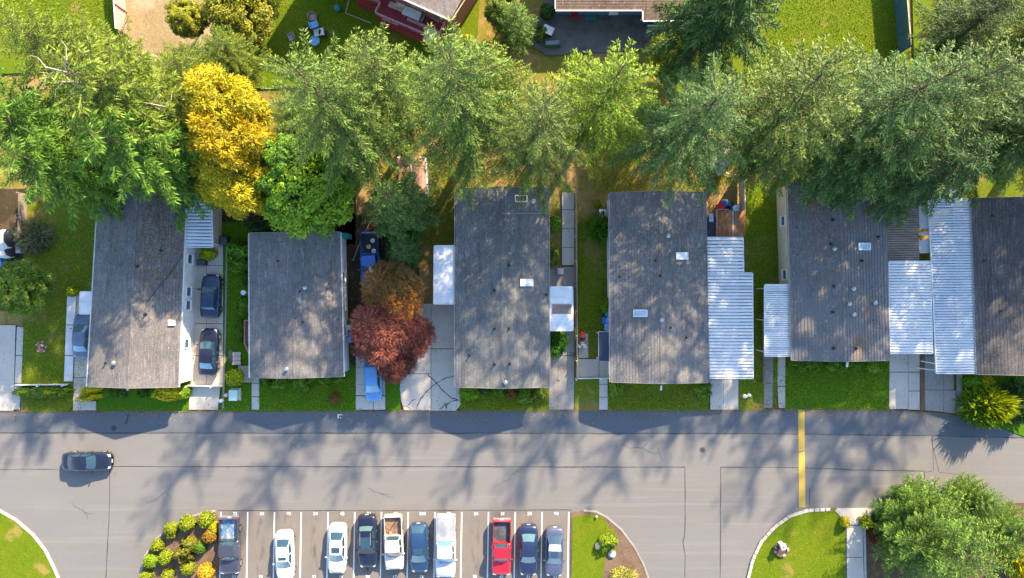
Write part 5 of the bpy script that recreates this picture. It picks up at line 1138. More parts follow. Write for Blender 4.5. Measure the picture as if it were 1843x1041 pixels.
barrel('post', 'short pinkish bollard beside the mint utility box', 'bollard', 406, 712, .6, .17, 'plastic_pink', 'plastic_pink'); barrel('post', 'round white marker at the edge of the slab driveway', 'marker', 397, 722, .5, .17, 'plastic_white', 'plastic_white')
b = MB(); x, y = W(440, 527, .5); b.lathe(x, y, [(.12, 0), (.07, .3), (.06, .7), (.22, .76), (.25, .82), (.15, .8)], 12); tag(b.build('bird_bath', M['plastic_white']), 'small white bird bath left of the second home', 'bird bath')
for px, py, lb, k in ((1341, 714, 'white lawn ornament, left one of the pair by the ribbed carport', 1.0), (1349, 712, 'white lawn ornament, right one of the pair by the ribbed carport', .85)):
    b = MB(); x, y = W(px, py, .3); b.lathe(x, y, [(.16 * k, 0), (.2 * k, .12), (.17 * k, .3), (.09 * k, .38), (.12 * k, .46), (.1 * k, .54), (.03 * k, .58)], 12); b.box(x + .15 * k, y - .03, .18, .2 * k, .14 * k, .16 * k, .4); tag(b.build('lawn_ornament', M['plastic_white']), lb, 'ornament', 'white ornaments on the side lawn')
# top yard
chair('pale blue lounge chair on the shaded lawn', 566, 46, .03, .3, 'plastic_light_blue', 1.35); chair('dark chair left of the pale blue lounge chair', 551, 54, .03, 1.2, 'plastic_black', 1.0); chair('dark chair right of the white garden table', 584, 61, .03, -1.7, 'plastic_black', 1.0); chair('grey folded chair at the tips of the spruce', 524, 68, .03, 2, 'plastic_grey', 1.1)
table('white garden table on the shaded lawn', 574, 58, .03, .95, .7, .2, 'plastic_white', .7)
b = MB(); x, y = W(566, 73, .5); b.lathe(x, y, [(.2, .03), (.25, .3), (.46, .42), (.5, .48), (.42, .5)], 16); tag(b.build('round_table', M['plastic_light_blue']), 'round pale blue garden table below the white one', 'table')
r = thing('fire_pit', 'round clay fire pit on the shaded lawn', 'fire pit', (*W(562, 30), .03)); x, y = W(562, 30, .3); b = MB(); b.lathe(x, y, [(.3, .03), (.42, .2), (.48, .42), (.40, .42), (.34, .15)], 18, capt=False); b.build('bowl', M['terracotta'], r); b = MB(); b.lathe(x, y, [(.36, .1), (.34, .2), (.12, .26)], 12); b.build('ash', M['stone'], r)
b = MB()
for i in range(7): a0 = pi * i / 6 - pi / 2; 
b.lathe(*W(608, 15, .3), [(.05, .03)] + [(.36 * cos(a), .38 + .35 * sin(a)) for a in [(-70 + i * 20) * pi / 180 for i in range(9)]], 16); tag(b.build('ball', M['plastic_teal'], smooth=True), 'teal ball on the shaded lawn', 'ball')
b = MB(); b.tube([W3(622, 24, .08), W3(645, 33, .08), W3(668, 42, .08)], .05, 5); b.tube([W3(622, 24, .08), W3(627, 6, .08), W3(631, -8, .08)], .05, 5); tag(b.build('garden_edging', M['pale_wood']), 'thin pale edging laid on the lawn below the red deck', 'edging')
r = thing('chest_cooler', 'dark box with a bright white lid on the dark patio', 'cooler', (*W(986, 56), .035)); x, y = W(986.5, 54, .8); b = MB(); b.box(x, y, .4, .95, .7, .72, -.42); b.build('body', M['plastic_black'], r, bevel=.03); b = MB(); b.box(x, y, .8, 1.05, .8, .08, -.42); b.build('lid', M['plastic_white'], r, bevel=.02)
for s in (-1, 1):
    b = MB(); b.box(x + s * .56 * cos(-.42), y + s * .56 * sin(-.42), .55, .05, .3, .04, -.42); b.build('handle', M['steel'], r)
chair('red plastic chair against the blue house wall', 1034, 28, .035, pi, 'plastic_red', 1.25)
gc = thing('garden_bench', 'green garden bench at the edge of the dark patio', 'bench', (*W(994, 79), .035)); x, y = W(995, 78, .4)
for k in range(3):
    b = MB(); b.box(x, y + (k - 1) * .17, .44, 1.5, .14, .04, .05); b.build('seat_board', M['plastic_grey'], gc)
for s in (-1, 1):
    b = MB(); b.box(x + s * .72, y, .35, .09, .6, .66); b.build('side_frame', M['plastic_green'], gc)
b = MB(); b.box(x, y - .3, .7, 1.5, .05, .3, .05); b.build('backrest', M['plastic_green'], gc)
b = MB(); x, y = W(1063, 28, .2); b.box(x, y, .13, 1.0, .7, .2); tag(b.build('doormat_box', M['plastic_teal'], bevel=.03), 'low grey teal step box against the blue house', 'step')
# deck stuff by the fourth home
barrel('barrow', 'dark red tub on the upper left of the timber deck', 'tub', 1298, 372, .9, .36, 'plastic_red', 'plastic_red')
b = MB(); x, y = W(1306, 367, .6); b.hexa([(x - .4, y - .3, .1), (x + .5, y - .35, .1), (x + .45, y + .35, .1), (x - .3, y + .4, .1)], [(x - .2, y - .1, .9), (x + .3, y - .2, .6), (x + .2, y + .2, .75), (x - .1, y + .3, 1.0)]); tag(b.build('tarp_heap', M['plastic_blue'], bevel=.06), 'heaped blue tarpaulin behind the timber deck', 'tarpaulin')
b = MB(); x, y = W(1307, 361, .8); b.hexa([(x - .25, y - .2, .2), (x + .3, y - .2, .2), (x + .25, y + .2, .2), (x - .2, y + .2, .2)], [(x - .1, y - .1, 1.0), (x + .15, y - .1, .95), (x + .1, y + .1, .98), (x - .1, y + .1, 1.02)]); tag(b.build('sack', M['plastic_white'], bevel=.05), 'white sack on top of the blue tarpaulin heap', 'sack')
b = MB(); x, y = W(1315, 368, .5); b.box(x, y, .35, .5, .6, .7, .3); tag(b.build('crate', M['plastic_black'], bevel=.03), 'black crate right of the blue tarpaulin heap', 'crate')
barrel('pot', 'white and blue pot on the upper edge of the timber deck', 'pot', 1325, 374, 1.0, .28, 'plastic_white', 'plastic_light_blue')
b = MB(); x, y = W(1281, 408, .6); b.box(x, y, .35, .75, 1.9, .7); tag(b.build('storage_box', M['navy_metal'], bevel=.03), 'dark storage box between the grey roof and the timber deck', 'box')
b = MB(); x, y = W(1280.5, 392, .9); b.box(x, y, .45, .42, .8, .9); tag(b.build('freezer', M['sky_pane'], bevel=.03), 'pale blue lidded box above the dark storage box', 'box')
# tarps and boulders
def lump(name, label, cat, px, py, rx, ry, h, m, seed, rot=0, group=None, z0=0.0):
    rr = random.Random(seed); bm = bmesh.new(); bmesh.ops.create_icosphere(bm, subdivisions=3, radius=1)
    fr = [(rr.uniform(1, 3.2), rr.uniform(1, 3.2), rr.uniform(1, 3.2), rr.uniform(0, 6), rr.uniform(.04, .12)) for _ in range(5)]
    for v in bm.verts:
        d = 1 + sum(a * sin(f1 * v.co.x * 2 + f2 * v.co.y * 2 + f3 * v.co.z * 2 + ph) for f1, f2, f3, ph, a in fr); v.co *= d; v.co.z = max(v.co.z, -.25)
        x, y = v.co.x * rx, v.co.y * ry; v.co.x, v.co.y = x * cos(rot) - y * sin(rot), x * sin(rot) + y * cos(rot); v.co.z = (v.co.z + .25) / 1.25 * h
    me = bpy.data.meshes.new(name); bm.to_mesh(me); bm.free(); me.materials.append(M[m]); me.polygons.foreach_set('use_smooth', [rr.random() < 2] * len(me.polygons))
    ob = link(name, me); x, y = W(px, py, h * .5); ob.location = (x, y, z0); return tag(ob, label, cat, group) if label else ob
lump('tarp', 'grey covered boat shape under the blue tinted spruce', 'tarp', 1300, 283, .95, 1.6, 1.2, 'tarp_pale', 3, -.3)
lump('tarp', 'crumpled blue tarpaulin behind the long bluish carport', 'tarp', 1690, 353, 1.9, .55, .8, 'tarp_blue', 5, .1)
lump('tarp', 'white trailer cover at the left edge', 'tarp', 4, 440, 1.1, 1.4, 1.6, 'plastic_white', 8); lump('tarp', 'black crumpled cover beside the white trailer cover', 'tarp', 18, 437, .5, 1.3, 1.4, 'tarp_dark', 9)
b = MB(); x, y = W(33, 440, .5); b.box(x, y, .3, .5, 1.7, .6, .05); tag(b.build('trough', M['plastic_grey'], bevel=.03), 'grey trough beside the black cover', 'trough')
b = MB(); x, y = W(1, 478, .5); b.box(x, y, .4, .5, 1.6, .8); tag(b.build('crate', M['plastic_blue'], bevel=.03), 'blue crate at the left edge below the trailer cover', 'crate')
r = thing('stone_ring', 'round soil ring with a small rock in the left lawn', 'stone ring', (*W(75, 625), .03))
for i in range(14):
    a = 2 * pi * i / 14; x, y = W(75, 625); b = MB(); b.box(x + .5 * cos(a), y + .5 * sin(a), .08, .2, .14, .13, a + pi / 2); b.build('stone', M['soil' if i % 3 else 'stone'], r, bevel=.03)
b = MB(); b.lathe(*W(75, 625), [(.45, .03), (.42, .07)], 16); b.build('soil', M['soil'], r); lump('rock', 'small pale rock in the soil ring of the left lawn', 'rock', 77, 622, .16, .13, .2, 'stone', 4, 0, None, .06)
# bird box on stone base, right island
r = thing('lamp_plinth', 'brown stone ring with a white box in the right lawn island', 'planter', (*W(1405, 988), .08)); x, y = W(1405, 988)
for i in range(11):
    a = 2 * pi * i / 11; b = MB(); b.box(x + .62 * cos(a), y + .62 * sin(a), .18, .34, .22, .24, a + pi / 2 + R.uniform(-.1, .1)); b.build('stone', M['soil' if i % 3 else 'stone'], r, bevel=.04)
b = MB(); b.lathe(x, y, [(.55, .08), (.45, .2), (.2, .24)], 14); b.build('soil', M['soil'], r)
b = MB(); X, Y = W(1410, 984, 1.0); b.box(X, Y, .6, .38, .38, .9, .35); b.build('post', M['trim_white'], r, bevel=.02); b = MB(); b.box(X, Y, 1.08, .52, .52, .08, .35); b.build('cap', M['plastic_white'], r); b = MB(); b.box(X, Y, 1.13, .14, .14, .05, .35); b.build('knob', M['plastic_black'], r)
lump('rock', 'dark pointed rock beside the white box on the right island', 'rock', 1396, 987, .28, .2, .5, 'iron', 6, .4, None, .15)
# island right of car park
r = thing('ground_light', 'round pale green capped light on the soil island', 'light', (*W(1102, 998), .07)); x, y = W(1102, 998, .3); b = MB(); b.lathe(x, y, [(.36, .07), (.36, .28), (.28, .3)], 16); b.build('collar', M['concrete'], r); b = MB(); b.lathe(x, y, [(.27, .28), (.24, .36), (.1, .4)], 14); b.build('cap', M['mint'], r)
lump('rock', 'pale yellowish rock beside the bush on the grass island', 'rock', 1077, 982, .36, .33, .4, 'cream_board', 11, 0, None, .1)
b = MB(); x, y = W(1073, 929); b.lathe(x, y, [(.12, .1), (.12, .3), (.09, .34)], 12); tag(b.build('marker_stud', M['stone']), 'small grey stud at the top of the grass island', 'stud')
# road details
def disc(name, label, px, py, r_, m='iron'):
    b = MB(); x, y = W(px, py); b.lathe(x, y, [(r_, -.02), (r_, .014), (r_ * .8, .016), (r_ * .78, .009)], 18); return struct(b.build(name, M[m]), label)
disc('manhole_cover', 'round iron manhole cover in the road', 1264, 810, .26); disc('manhole_cover', 'round grate in the edge lane', 205, 771, .26)
b = MB(); x, y = W(612, 750); b.box(x, y + .17, .01, .46, .1, .012); b.box(x - .18, y - .02, .01, .1, .29, .012); b.box(x + .05, y - .12, .01, .12, .09, .012); struct(b.build('road_mark', M['white_paint']), 'small white paint mark on the edge lane')
b = MB()
for k in range(5): b.box(*W(227 + k * .9, 762 - k * 3.4), .01, R.uniform(.06, .2), R.uniform(.12, .3), .012, R.uniform(-.5, .5))
struct(b.build('tar_patch', M['seam']), 'short dark tar smear on the edge lane')
b = MB(); b.tube([W3(1243 + 40, 252, .05), W3(1292, 285, .05), W3(1300, 308, .05), W3(1318, 316, .05), W3(1340, 313, .05), W3(1352, 303, .05), W3(1360, 296, .05)], .05, 6); tag(b.build('garden_hose', M['plastic_white']), 'pale hose curving over the grass by the covered boat', 'hose')
b = MB(); b.tube([W3(812, 344, .05), W3(805, 347, .05), W3(803, 362, .05), W3(798, 368, .05), W3(793, 366, .05)], .045, 5); tag(b.build('garden_hose', M['plastic_green']), 'green hose on the dry lawn left of the green grey home', 'hose')
b = MB(); p = [(668, 398), (655, 420), (645, 445), (635, 470)]; b.tube([W3(*q, .08) for q in p], .07, 5); tag(b.build('timber_pole', M['grey_timber']), 'long grey pole lying left of the blue pickup', 'pole')
# ---------------------------------------------------------------- trees
LM = M['leaf']
def kites(Pb, D, Ln, Wd, rnd):
    """narrow leaf blades: base, direction, length, width"""
    n = len(Pb); up = rnd.normal(0, .45, (n, 3)) + np.array((0, 0, 1)); s = np.cross(D, up); s /= (np.linalg.norm(s, axis=1, keepdims=True) + 1e-9)
    mid = Pb + D * (Ln * .42)[:, None]
    return np.stack([Pb, mid + s * (Wd / 2)[:, None], Pb + D * Ln[:, None], mid - s * (Wd / 2)[:, None]], 1)
def unit(a): return a / (np.linalg.norm(a, axis=-1, keepdims=True) + 1e-9)
def conifer(name, h, r, zb, nb, seed, droop=.25, up=.9, sp=.17, tw=.36, kl=.27, kw=.085, side=52, pw=.7, dead=0, arms=0):
    rnd = np.random.default_rng(seed); VV = []; SS = []; wood = MB(); bare = []
    lean = rnd.normal(0, .02, 2)
    wood.tube([(0, 0, -.2), (lean[0] * h * .3, lean[1] * h * .3, h * .35), (lean[0] * h * .7, lean[1] * h * .7, h * .7), (lean[0] * h, lean[1] * h, h - .05)], [r * .065 + .06, r * .05 + .03, r * .018 + .01, .01], 8)
    for i in range(nb):
        t = ((i + .5) / nb) ** .72; z = h - .15 - t * (h - zb - .15)
        prof = (t ** pw) * (1 - .15 * max(0, (t - .72) / .28) ** 2); L = max(.45, r * prof * rnd.uniform(.66, 1.2)); az = i * 2.39996 + rnd.uniform(-.25, .25)
        if arms: az = ((i * (arms // 2)) % arms + .35 * (i // arms % 2)) * 2 * pi / arms + rnd.normal(0, .09)
        e0 = up * (1 - min(1, t * 1.7)) - droop * t * .6 + rnd.uniform(-.1, .1)
        n = max(4, int(L / .2)); s = np.linspace(.0, 1, n + 1)[1:]
        zz = z + L * (e0 * s - droop * .75 * s ** 2 + .22 * s ** 3); bend = rnd.uniform(-.15, .15)
        a = az + bend * s; x = L * s * np.cos(a) + lean[0] * z; y = L * s * np.sin(a) + lean[1] * z
        pts = np.stack([x, y, zz], 1); k3 = max(1, n // 3)
        wood.tube([(lean[0] * z, lean[1] * z, z)] + [tuple(p) for p in pts[k3 - 1::k3]], [.02 + L * .011] + [.012 + L * .006 * (1 - q) for q in s[k3 - 1::k3]], 4)
        if dead and rnd.random() < dead: 
            bl = MB(); bare.append(bl); bl.tube([(lean[0] * z, lean[1] * z, z)] + [tuple(p + (0, 0, .25)) for p in pts[::2]], [.05] * (1 + len(pts[::2])), 4)
            for q in range(2, n, 2):
                sg = 1 if q % 4 else -1; aa = az + sg * .8; bl.tube([tuple(pts[q] + (0, 0, .25)), tuple(pts[q] + np.array((cos(aa) * .7, sin(aa) * .7, .3))), tuple(pts[q] + np.array((cos(aa + .3) * 1.2, sin(aa + .3) * 1.2, .25)))], [.03, .02, .01], 3)
            if rnd.random() < .6: continue
        # side twigs
        for sgn in (-1, 1):
            m = n; tl = np.clip((.16 + tw * L * (1 - s) ** .75 * np.clip(s * 4, 0, 1)), .14, 1.5) * rnd.uniform(.7, 1.25, m)
            ta = a + sgn * np.radians(side + rnd.normal(0, 11, m)); td = unit(np.stack([np.cos(ta), np.sin(ta), rnd.normal(-.3 - droop * .6, .16, m)], 1))
            nk = np.maximum(1, (tl / sp).astype(int)); idx = np.repeat(np.arange(m), nk); u = np.concatenate([(np.arange(k) + .5) / k for k in nk])
            for s2 in (-1, 1):
                q = len(idx); pb = pts[idx] + td[idx] * (tl[idx] * u)[:, None]; pb[:, 2] -= .12 * (u * tl[idx]) ** 2
                ka = ta[idx] + s2 * np.radians(38 + rnd.normal(0, 12, q)); kd = unit(np.stack([np.cos(ka), np.sin(ka), rnd.normal(-.1, .28, q)], 1))
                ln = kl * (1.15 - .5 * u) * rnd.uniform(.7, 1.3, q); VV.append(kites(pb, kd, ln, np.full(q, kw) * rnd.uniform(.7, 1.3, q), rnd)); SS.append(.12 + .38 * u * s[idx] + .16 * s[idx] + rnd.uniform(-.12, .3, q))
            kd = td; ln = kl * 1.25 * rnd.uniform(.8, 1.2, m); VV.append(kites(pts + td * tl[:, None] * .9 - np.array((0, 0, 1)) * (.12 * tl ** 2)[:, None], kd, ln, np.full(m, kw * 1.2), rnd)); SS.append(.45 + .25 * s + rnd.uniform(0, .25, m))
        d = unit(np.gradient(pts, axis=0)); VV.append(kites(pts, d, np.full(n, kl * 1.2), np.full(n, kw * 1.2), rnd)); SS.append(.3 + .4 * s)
    VV = np.concatenate(VV); SS = np.concatenate(SS)
    return VV, SS, wood, bare
def rot_rand(rnd, n, nrm, jit):
    d = unit(nrm + rnd.normal(0, jit, (n, 3))); a = unit(np.cross(d, unit(rnd.normal(0, 1, (n, 3))))); b = np.cross(d, a); return d, a, b
def broadleaf(h, rx, ry, zb, nl, leaf, per, seed, lobe=.28, narrow=1.0, jit=.5):
    rnd = np.random.default_rng(seed); zc = (h + zb) / 2; rz = (h - zb) / 2; VV = []; SS = []; wood = MB()
    wood.tube([(0, 0, -.1), (.05, .03, zb + rz * .3), (.1, -.05, zb + rz)], [max(.08, rx * .06), rx * .05, .04], 7)
    for i in range(nl):
        u = unit(rnd.normal(0, 1, 3)); u[2] = u[2] * .9 + .1; k = rnd.uniform(.45, .92) ** .6; c = np.array((u[0] * rx * k, u[1] * ry * k, zc + u[2] * rz * k)); rl = min(rx, ry) * lobe * rnd.uniform(.65, 1.3)
        if i % 3 == 0: wood.tube([(.05, 0, zb + rz * .25), tuple(np.array((c[0] * .5, c[1] * .5, (c[2] + zb + rz * .3) / 2))), tuple(c)], [rx * .028, rx * .018, .015], 4)
        n = int(per * rnd.uniform(.7, 1.3)); q = unit(rnd.normal(0, 1, (n, 3))); q[:, 2] = np.abs(q[:, 2]) * np.where(rnd.random(n) < .8, 1, -1); rad = rl * rnd.uniform(.6, 1.05, n); pb = c + q * rad[:, None] * np.array((1, 1, .75))
        d, a, b = rot_rand(rnd, n, q + np.array((0, 0, .5)), jit); s1 = leaf * rnd.uniform(.6, 1.3, n); s2 = s1 * narrow
        if narrow < .6:      # strands that point outwards and hang
            kd = unit(q * np.array((1, 1, .45)) + rnd.normal(0, .35, (n, 3)) - np.array((0, 0, .2))); V = kites(pb, kd, s1 * 1.7, s2, rnd)
        else: V = np.stack([pb - a * s1[:, None] * .55, pb - b * s2[:, None] * .4, pb + a * s1[:, None] * .55, pb + b * s2[:, None] * .4], 1)
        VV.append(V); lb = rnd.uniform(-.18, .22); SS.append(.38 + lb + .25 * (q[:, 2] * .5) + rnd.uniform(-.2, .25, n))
    return np.concatenate(VV), np.concatenate(SS), wood, None
def shrub_geo(rx, ry, h, leaf, n, seed, narrow=1.0, bump=.1):
    rnd = np.random.default_rng(seed); ph = rnd.uniform(0, 6, (4, 3)); fq = rnd.uniform(2, 5, (4, 3))
    def rad(q): return 1 + bump * sum(np.sin(q[:, 0] * fq[k, 0] + ph[k, 0]) * np.cos(q[:, 1] * fq[k, 1] + ph[k, 1]) for k in range(4)) / 1.6
    q = unit(rnd.normal(0, 1, (n, 3))); q[:, 2] = np.where(q[:, 2] < -.35, -q[:, 2], q[:, 2]); rr = rad(q) * rnd.uniform(.84, 1.04, n)
    pb = np.stack([q[:, 0] * rx, q[:, 1] * ry, (q[:, 2] + .35) / 1.35 * h], 1) * 1.0; pb[:, :2] *= rr[:, None]; pb[:, 2] *= rr
    d, a, b = rot_rand(rnd, n, q + np.array((0, 0, .35)), .55); s1 = leaf * rnd.uniform(.6, 1.3, n)
    if narrow < .6: V = kites(pb, unit(q + rnd.normal(0, .4, (n, 3))), s1 * 1.6, s1 * narrow, rnd)
    else: V = np.stack([pb - a * s1[:, None] * .6, pb - b * s1[:, None] * .4 * narrow, pb + a * s1[:, None] * .6, pb + b * s1[:, None] * .4 * narrow], 1)
    # leafy inner body so that no ground shows through
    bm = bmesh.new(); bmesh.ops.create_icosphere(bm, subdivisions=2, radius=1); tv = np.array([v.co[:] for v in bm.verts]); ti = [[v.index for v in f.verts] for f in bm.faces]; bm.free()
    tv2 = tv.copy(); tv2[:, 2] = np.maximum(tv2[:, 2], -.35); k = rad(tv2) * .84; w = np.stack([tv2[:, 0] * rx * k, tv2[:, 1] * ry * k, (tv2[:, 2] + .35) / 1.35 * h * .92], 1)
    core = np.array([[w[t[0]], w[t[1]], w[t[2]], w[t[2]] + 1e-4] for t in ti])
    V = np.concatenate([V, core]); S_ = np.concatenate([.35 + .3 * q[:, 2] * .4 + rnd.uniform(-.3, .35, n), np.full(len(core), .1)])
    return V, S_
TREES = []
PROTO = {}
def tree_from(key, geo, crown='crown', bark='bark'):
    V, S_, wood, bare = geo; PROTO[key] = (quads_obj(crown, V, S_, LM), wood.mesh('trunk', M[bark]) if wood else None, [q.mesh('bare_limb', M['pale_bark']) for q in bare] if bare else [])
def put(key, label, x, y, rot, sc, color, name, cat, group=None, z=0.0):
    r = thing(name, label, cat, (x, y, z), 0, group); r.rotation_euler = (0, 0, rot); r.scale = sc
    cm, tm, bm_ = PROTO[key]
    if tm: link('trunk', tm, r)
    c = link('crown', cm, r); c.color = (*color, 1)
    for q in bm_: link('bare_limb', q, r)
    return r
def base_of(apx, z): k = (H - z) / H; return 921.5 + (apx[0] - 921.5) * k, 520.5 + (apx[1] - 520.5) * k
tree_from('spruce', conifer('a', 24, 5.9, 7.0, 115, 11, .30, .8, tw=.135, kl=0.27, kw=0.062, sp=0.115, side=44, pw=.6, arms=9))
tree_from('spruce2', conifer('b', 24, 5.9, 6.5, 110, 12, .38, .75, tw=.13, kl=0.28, kw=0.064, sp=0.115, side=42, pw=.6, arms=11))
tree_from('fir', conifer('c', 20, 4.9, 5.0, 120, 13, .2, 1.0, tw=.17, kl=0.26, kw=0.07, sp=0.12, side=46, pw=.6, arms=11))
tree_from('fir2', conifer('d', 20, 4.9, 5.0, 115, 14, .24, .95, tw=.17, kl=0.27, kw=0.07, sp=0.12, side=46, pw=.6, arms=9))
tree_from('cedar', conifer('e', 18, 5.2, 4.0, 95, 15, .5, .9, sp=0.14, tw=.2, kl=0.38, kw=0.095, pw=.5, side=40, arms=11))
tree_from('cedar_high', conifer('i', 18, 5.2, 6.0, 85, 25, .5, .8, sp=0.14, tw=.2, kl=0.38, kw=0.095, pw=.5, side=40, arms=11))
tree_from('cedar2', conifer('f', 18, 5.2, 4.0, 95, 16, .45, .9, sp=0.14, tw=.21, kl=0.37, kw=0.095, pw=.5, dead=.10, side=42, arms=9))
tree_from('small', conifer('g', 9, 3.2, .6, 110, 17, .2, .8, tw=.32, kl=0.23, kw=0.07, pw=.6, sp=0.125, arms=9))
tree_from('broad', broadleaf(10, 3.2, 3.2, 1.5, 170, .2, 190, 21, lobe=.2))
tree_from('gold', broadleaf(10, 3.2, 3.4, 1.5, 190, .19, 170, 26, lobe=.19, narrow=.55, jit=.7))
tree_from('broad2', broadleaf(8, 3.5, 3.2, .8, 170, .2, 190, 22, lobe=.21))
tree_from('lace', broadleaf(5.0, 3.3, 3.3, 1.2, 80, .30, 230, 23, lobe=.3, narrow=.22), bark='bark')
tree_from('pine', conifer('h', 8.5, 5.8, 1.0, 130, 24, .05, .75, sp=0.13, tw=.28, kl=0.25, kw=0.07, pw=.42, arms=13))
SPR = (.074, .142, .034); SPB = (.055, .122, .046); OLV = (.092, .148, .022); LIM = (.10, .178, .016); CED = (.065, .155, .022); DRK = (.036, .088, .03)
con = [  # key, apex px, height, radius, colour, label
 ('spruce', (805, 106), 26, 5.2, SPR, 'tall spruce with star shaped top directly above the green grey roof'),
 ('spruce2', (533, 116), 25.5, 5.0, (0.083, 0.151, 0.036), 'tall pale spruce right of the golden tree'),
 ('fir', (648, 112), 22, 4.2, (0.090, 0.154, 0.037), 'pale fir below the shaded lawn chairs'),
 ('fir2', (885, 96), 21, 3.6, OLV, 'olive tinted fir beside the red walled house'),
 ('spruce', (968, 190), 22, 4.4, (0.076, 0.129, 0.034), 'mid sized spruce between the star topped spruce and the lime fir'),
 ('fir2', (1113, 106), 21, 4.6, LIM, 'lime green fir below the dark patio'),
 ('spruce2', (1328, 156), 23, 4.9, SPB, 'blue tinted spruce above the covered boat'),
 ('cedar_high', (1410, -130), 24, 5.2, DRK, 'dark drooping cedar leaning in from the top edge'),
 ('fir', (1562, 112), 24, 5.2, (0.076, 0.129, 0.034), 'broad fir above the brown stained roof'),
 ('spruce2', (1735, 126), 24, 5.2, SPB, 'greyish spruce below the end of the teal fence'),
 ('fir2', (1838, 96), 22, 4.8, (0.061, 0.111, 0.037), 'tall fir at the upper right edge'),
 ('cedar', (1775, 262), 17, 4.4, (0.036, 0.086, 0.034), 'dark cedar drooping over the dark shingle roof'),
 ('fir', (1862, -8), 14, 3.9, (0.042, 0.086, 0.030), 'dark fir in the upper right corner'),
 ('cedar2', (92, 122), 21, 5.6, OLV, 'olive cedar with bare white limbs at the upper left'),
 ('cedar', (170, 238), 18, 5.0, CED, 'green cedar hanging over the leftmost roof'),
 ('fir', (292, 165), 9, 3.8, (0.070, 0.133, 0.024), 'green fir left of the golden tree'),
 ('cedar', (5, 270), 15, 4.6, CED, 'green cedar at the left edge above the trailer cover'),
 ('fir2', (393, 78), 8, 3.0, OLV, 'olive fir between the straw yard and the golden tree'),
 ('cedar', (232, 272), 13, 3.5, (0.048, 0.119, 0.020), 'low green cedar at the back corner of the leftmost roof'),
 ('small', (692, 348), 12, 3.5, (0.046, 0.100, 0.030), 'dark bushy conifer above the blue pickup'),
 ('small', (716, 448), 6, 1.9, (0.040, 0.093, 0.027), 'narrow dark conifer between the blue pickup and the dry lawn'),
 ('fir2', (1462, 235), 15, 3.4, (0.051, 0.104, 0.027), 'lower fir between the blue tinted spruce and the broad fir'),
 ('cedar', (1650, 248), 17, 4.6, (0.042, 0.097, 0.030), 'green cedar above the small plank shed'),
# (0.067, 0.114, 0.027), 'lower fir filling the gap left of the star topped spruce'),
 ('spruce', (585, 200), 17, 3.3, (0.065, 0.132, 0.032), 'mid height spruce above the bright green round tree'),
 ('fir2', (215, 120), 12, 4.0, OLV, 'olive fir below the end of the pink fence'),
 ('fir', (285, 112), 10, 3.4, OLV, 'bushy olive fir below the straw yard'),
 ('fir', (508, 205), 9, 3.0, (0.068, 0.128, 0.028), 'small green fir in the gap right of the golden three'),
 ('fir', (30, 55), 17, 4.6, OLV, 'olive fir in the upper left corner'),
 ('cedar', (-70, 190), 18, 5.0, CED, 'green cedar leaning out over the left edge'),
 ('cedar', (1960, 190), 19, 5.0, (0.033, 0.077, 0.023), 'dark cedar leaning out behind the dark shingle roof'),
 ('spruce2', (2220, 100), 25, 5.4, SPB, 'tall spruce at the right edge behind the dark shingle roof'),
 ('fir', (2420, 130), 26, 5.6, SPR, 'tall fir just beyond the right edge of the yard'),
 ('spruce', (2560, 60), 26, 5.6, SPR, 'tall spruce further beyond the right edge of the yard'),
 ('fir2', (2000, -20), 14, 4.2, OLV, 'olive tinted fir right of the dark corner fir'),
]
for i, (k, ap, h, r, c, lb) in enumerate(con):
    bp = base_of(ap, h); x, y = W(*bp); src_h, src_r = {'spruce': (24, 5), 'spruce2': (24, 5), 'fir': (20, 4.4), 'fir2': (20, 4.4), 'cedar': (18, 5), 'cedar2': (18, 5), 'small': (9, 3.2), 'cedar_high': (18, 5)}[k]
    put(k, lb, x, y, i * 1.3, (1.05 * r / src_r, 1.05 * r / src_r, h / src_h), c, 'cedar_tree' if 'cedar' in lb else 'conifer_tree', 'tree', 'evergreens between the two rows of homes')
def ctr(px, py, zc): return W(px, py, zc)
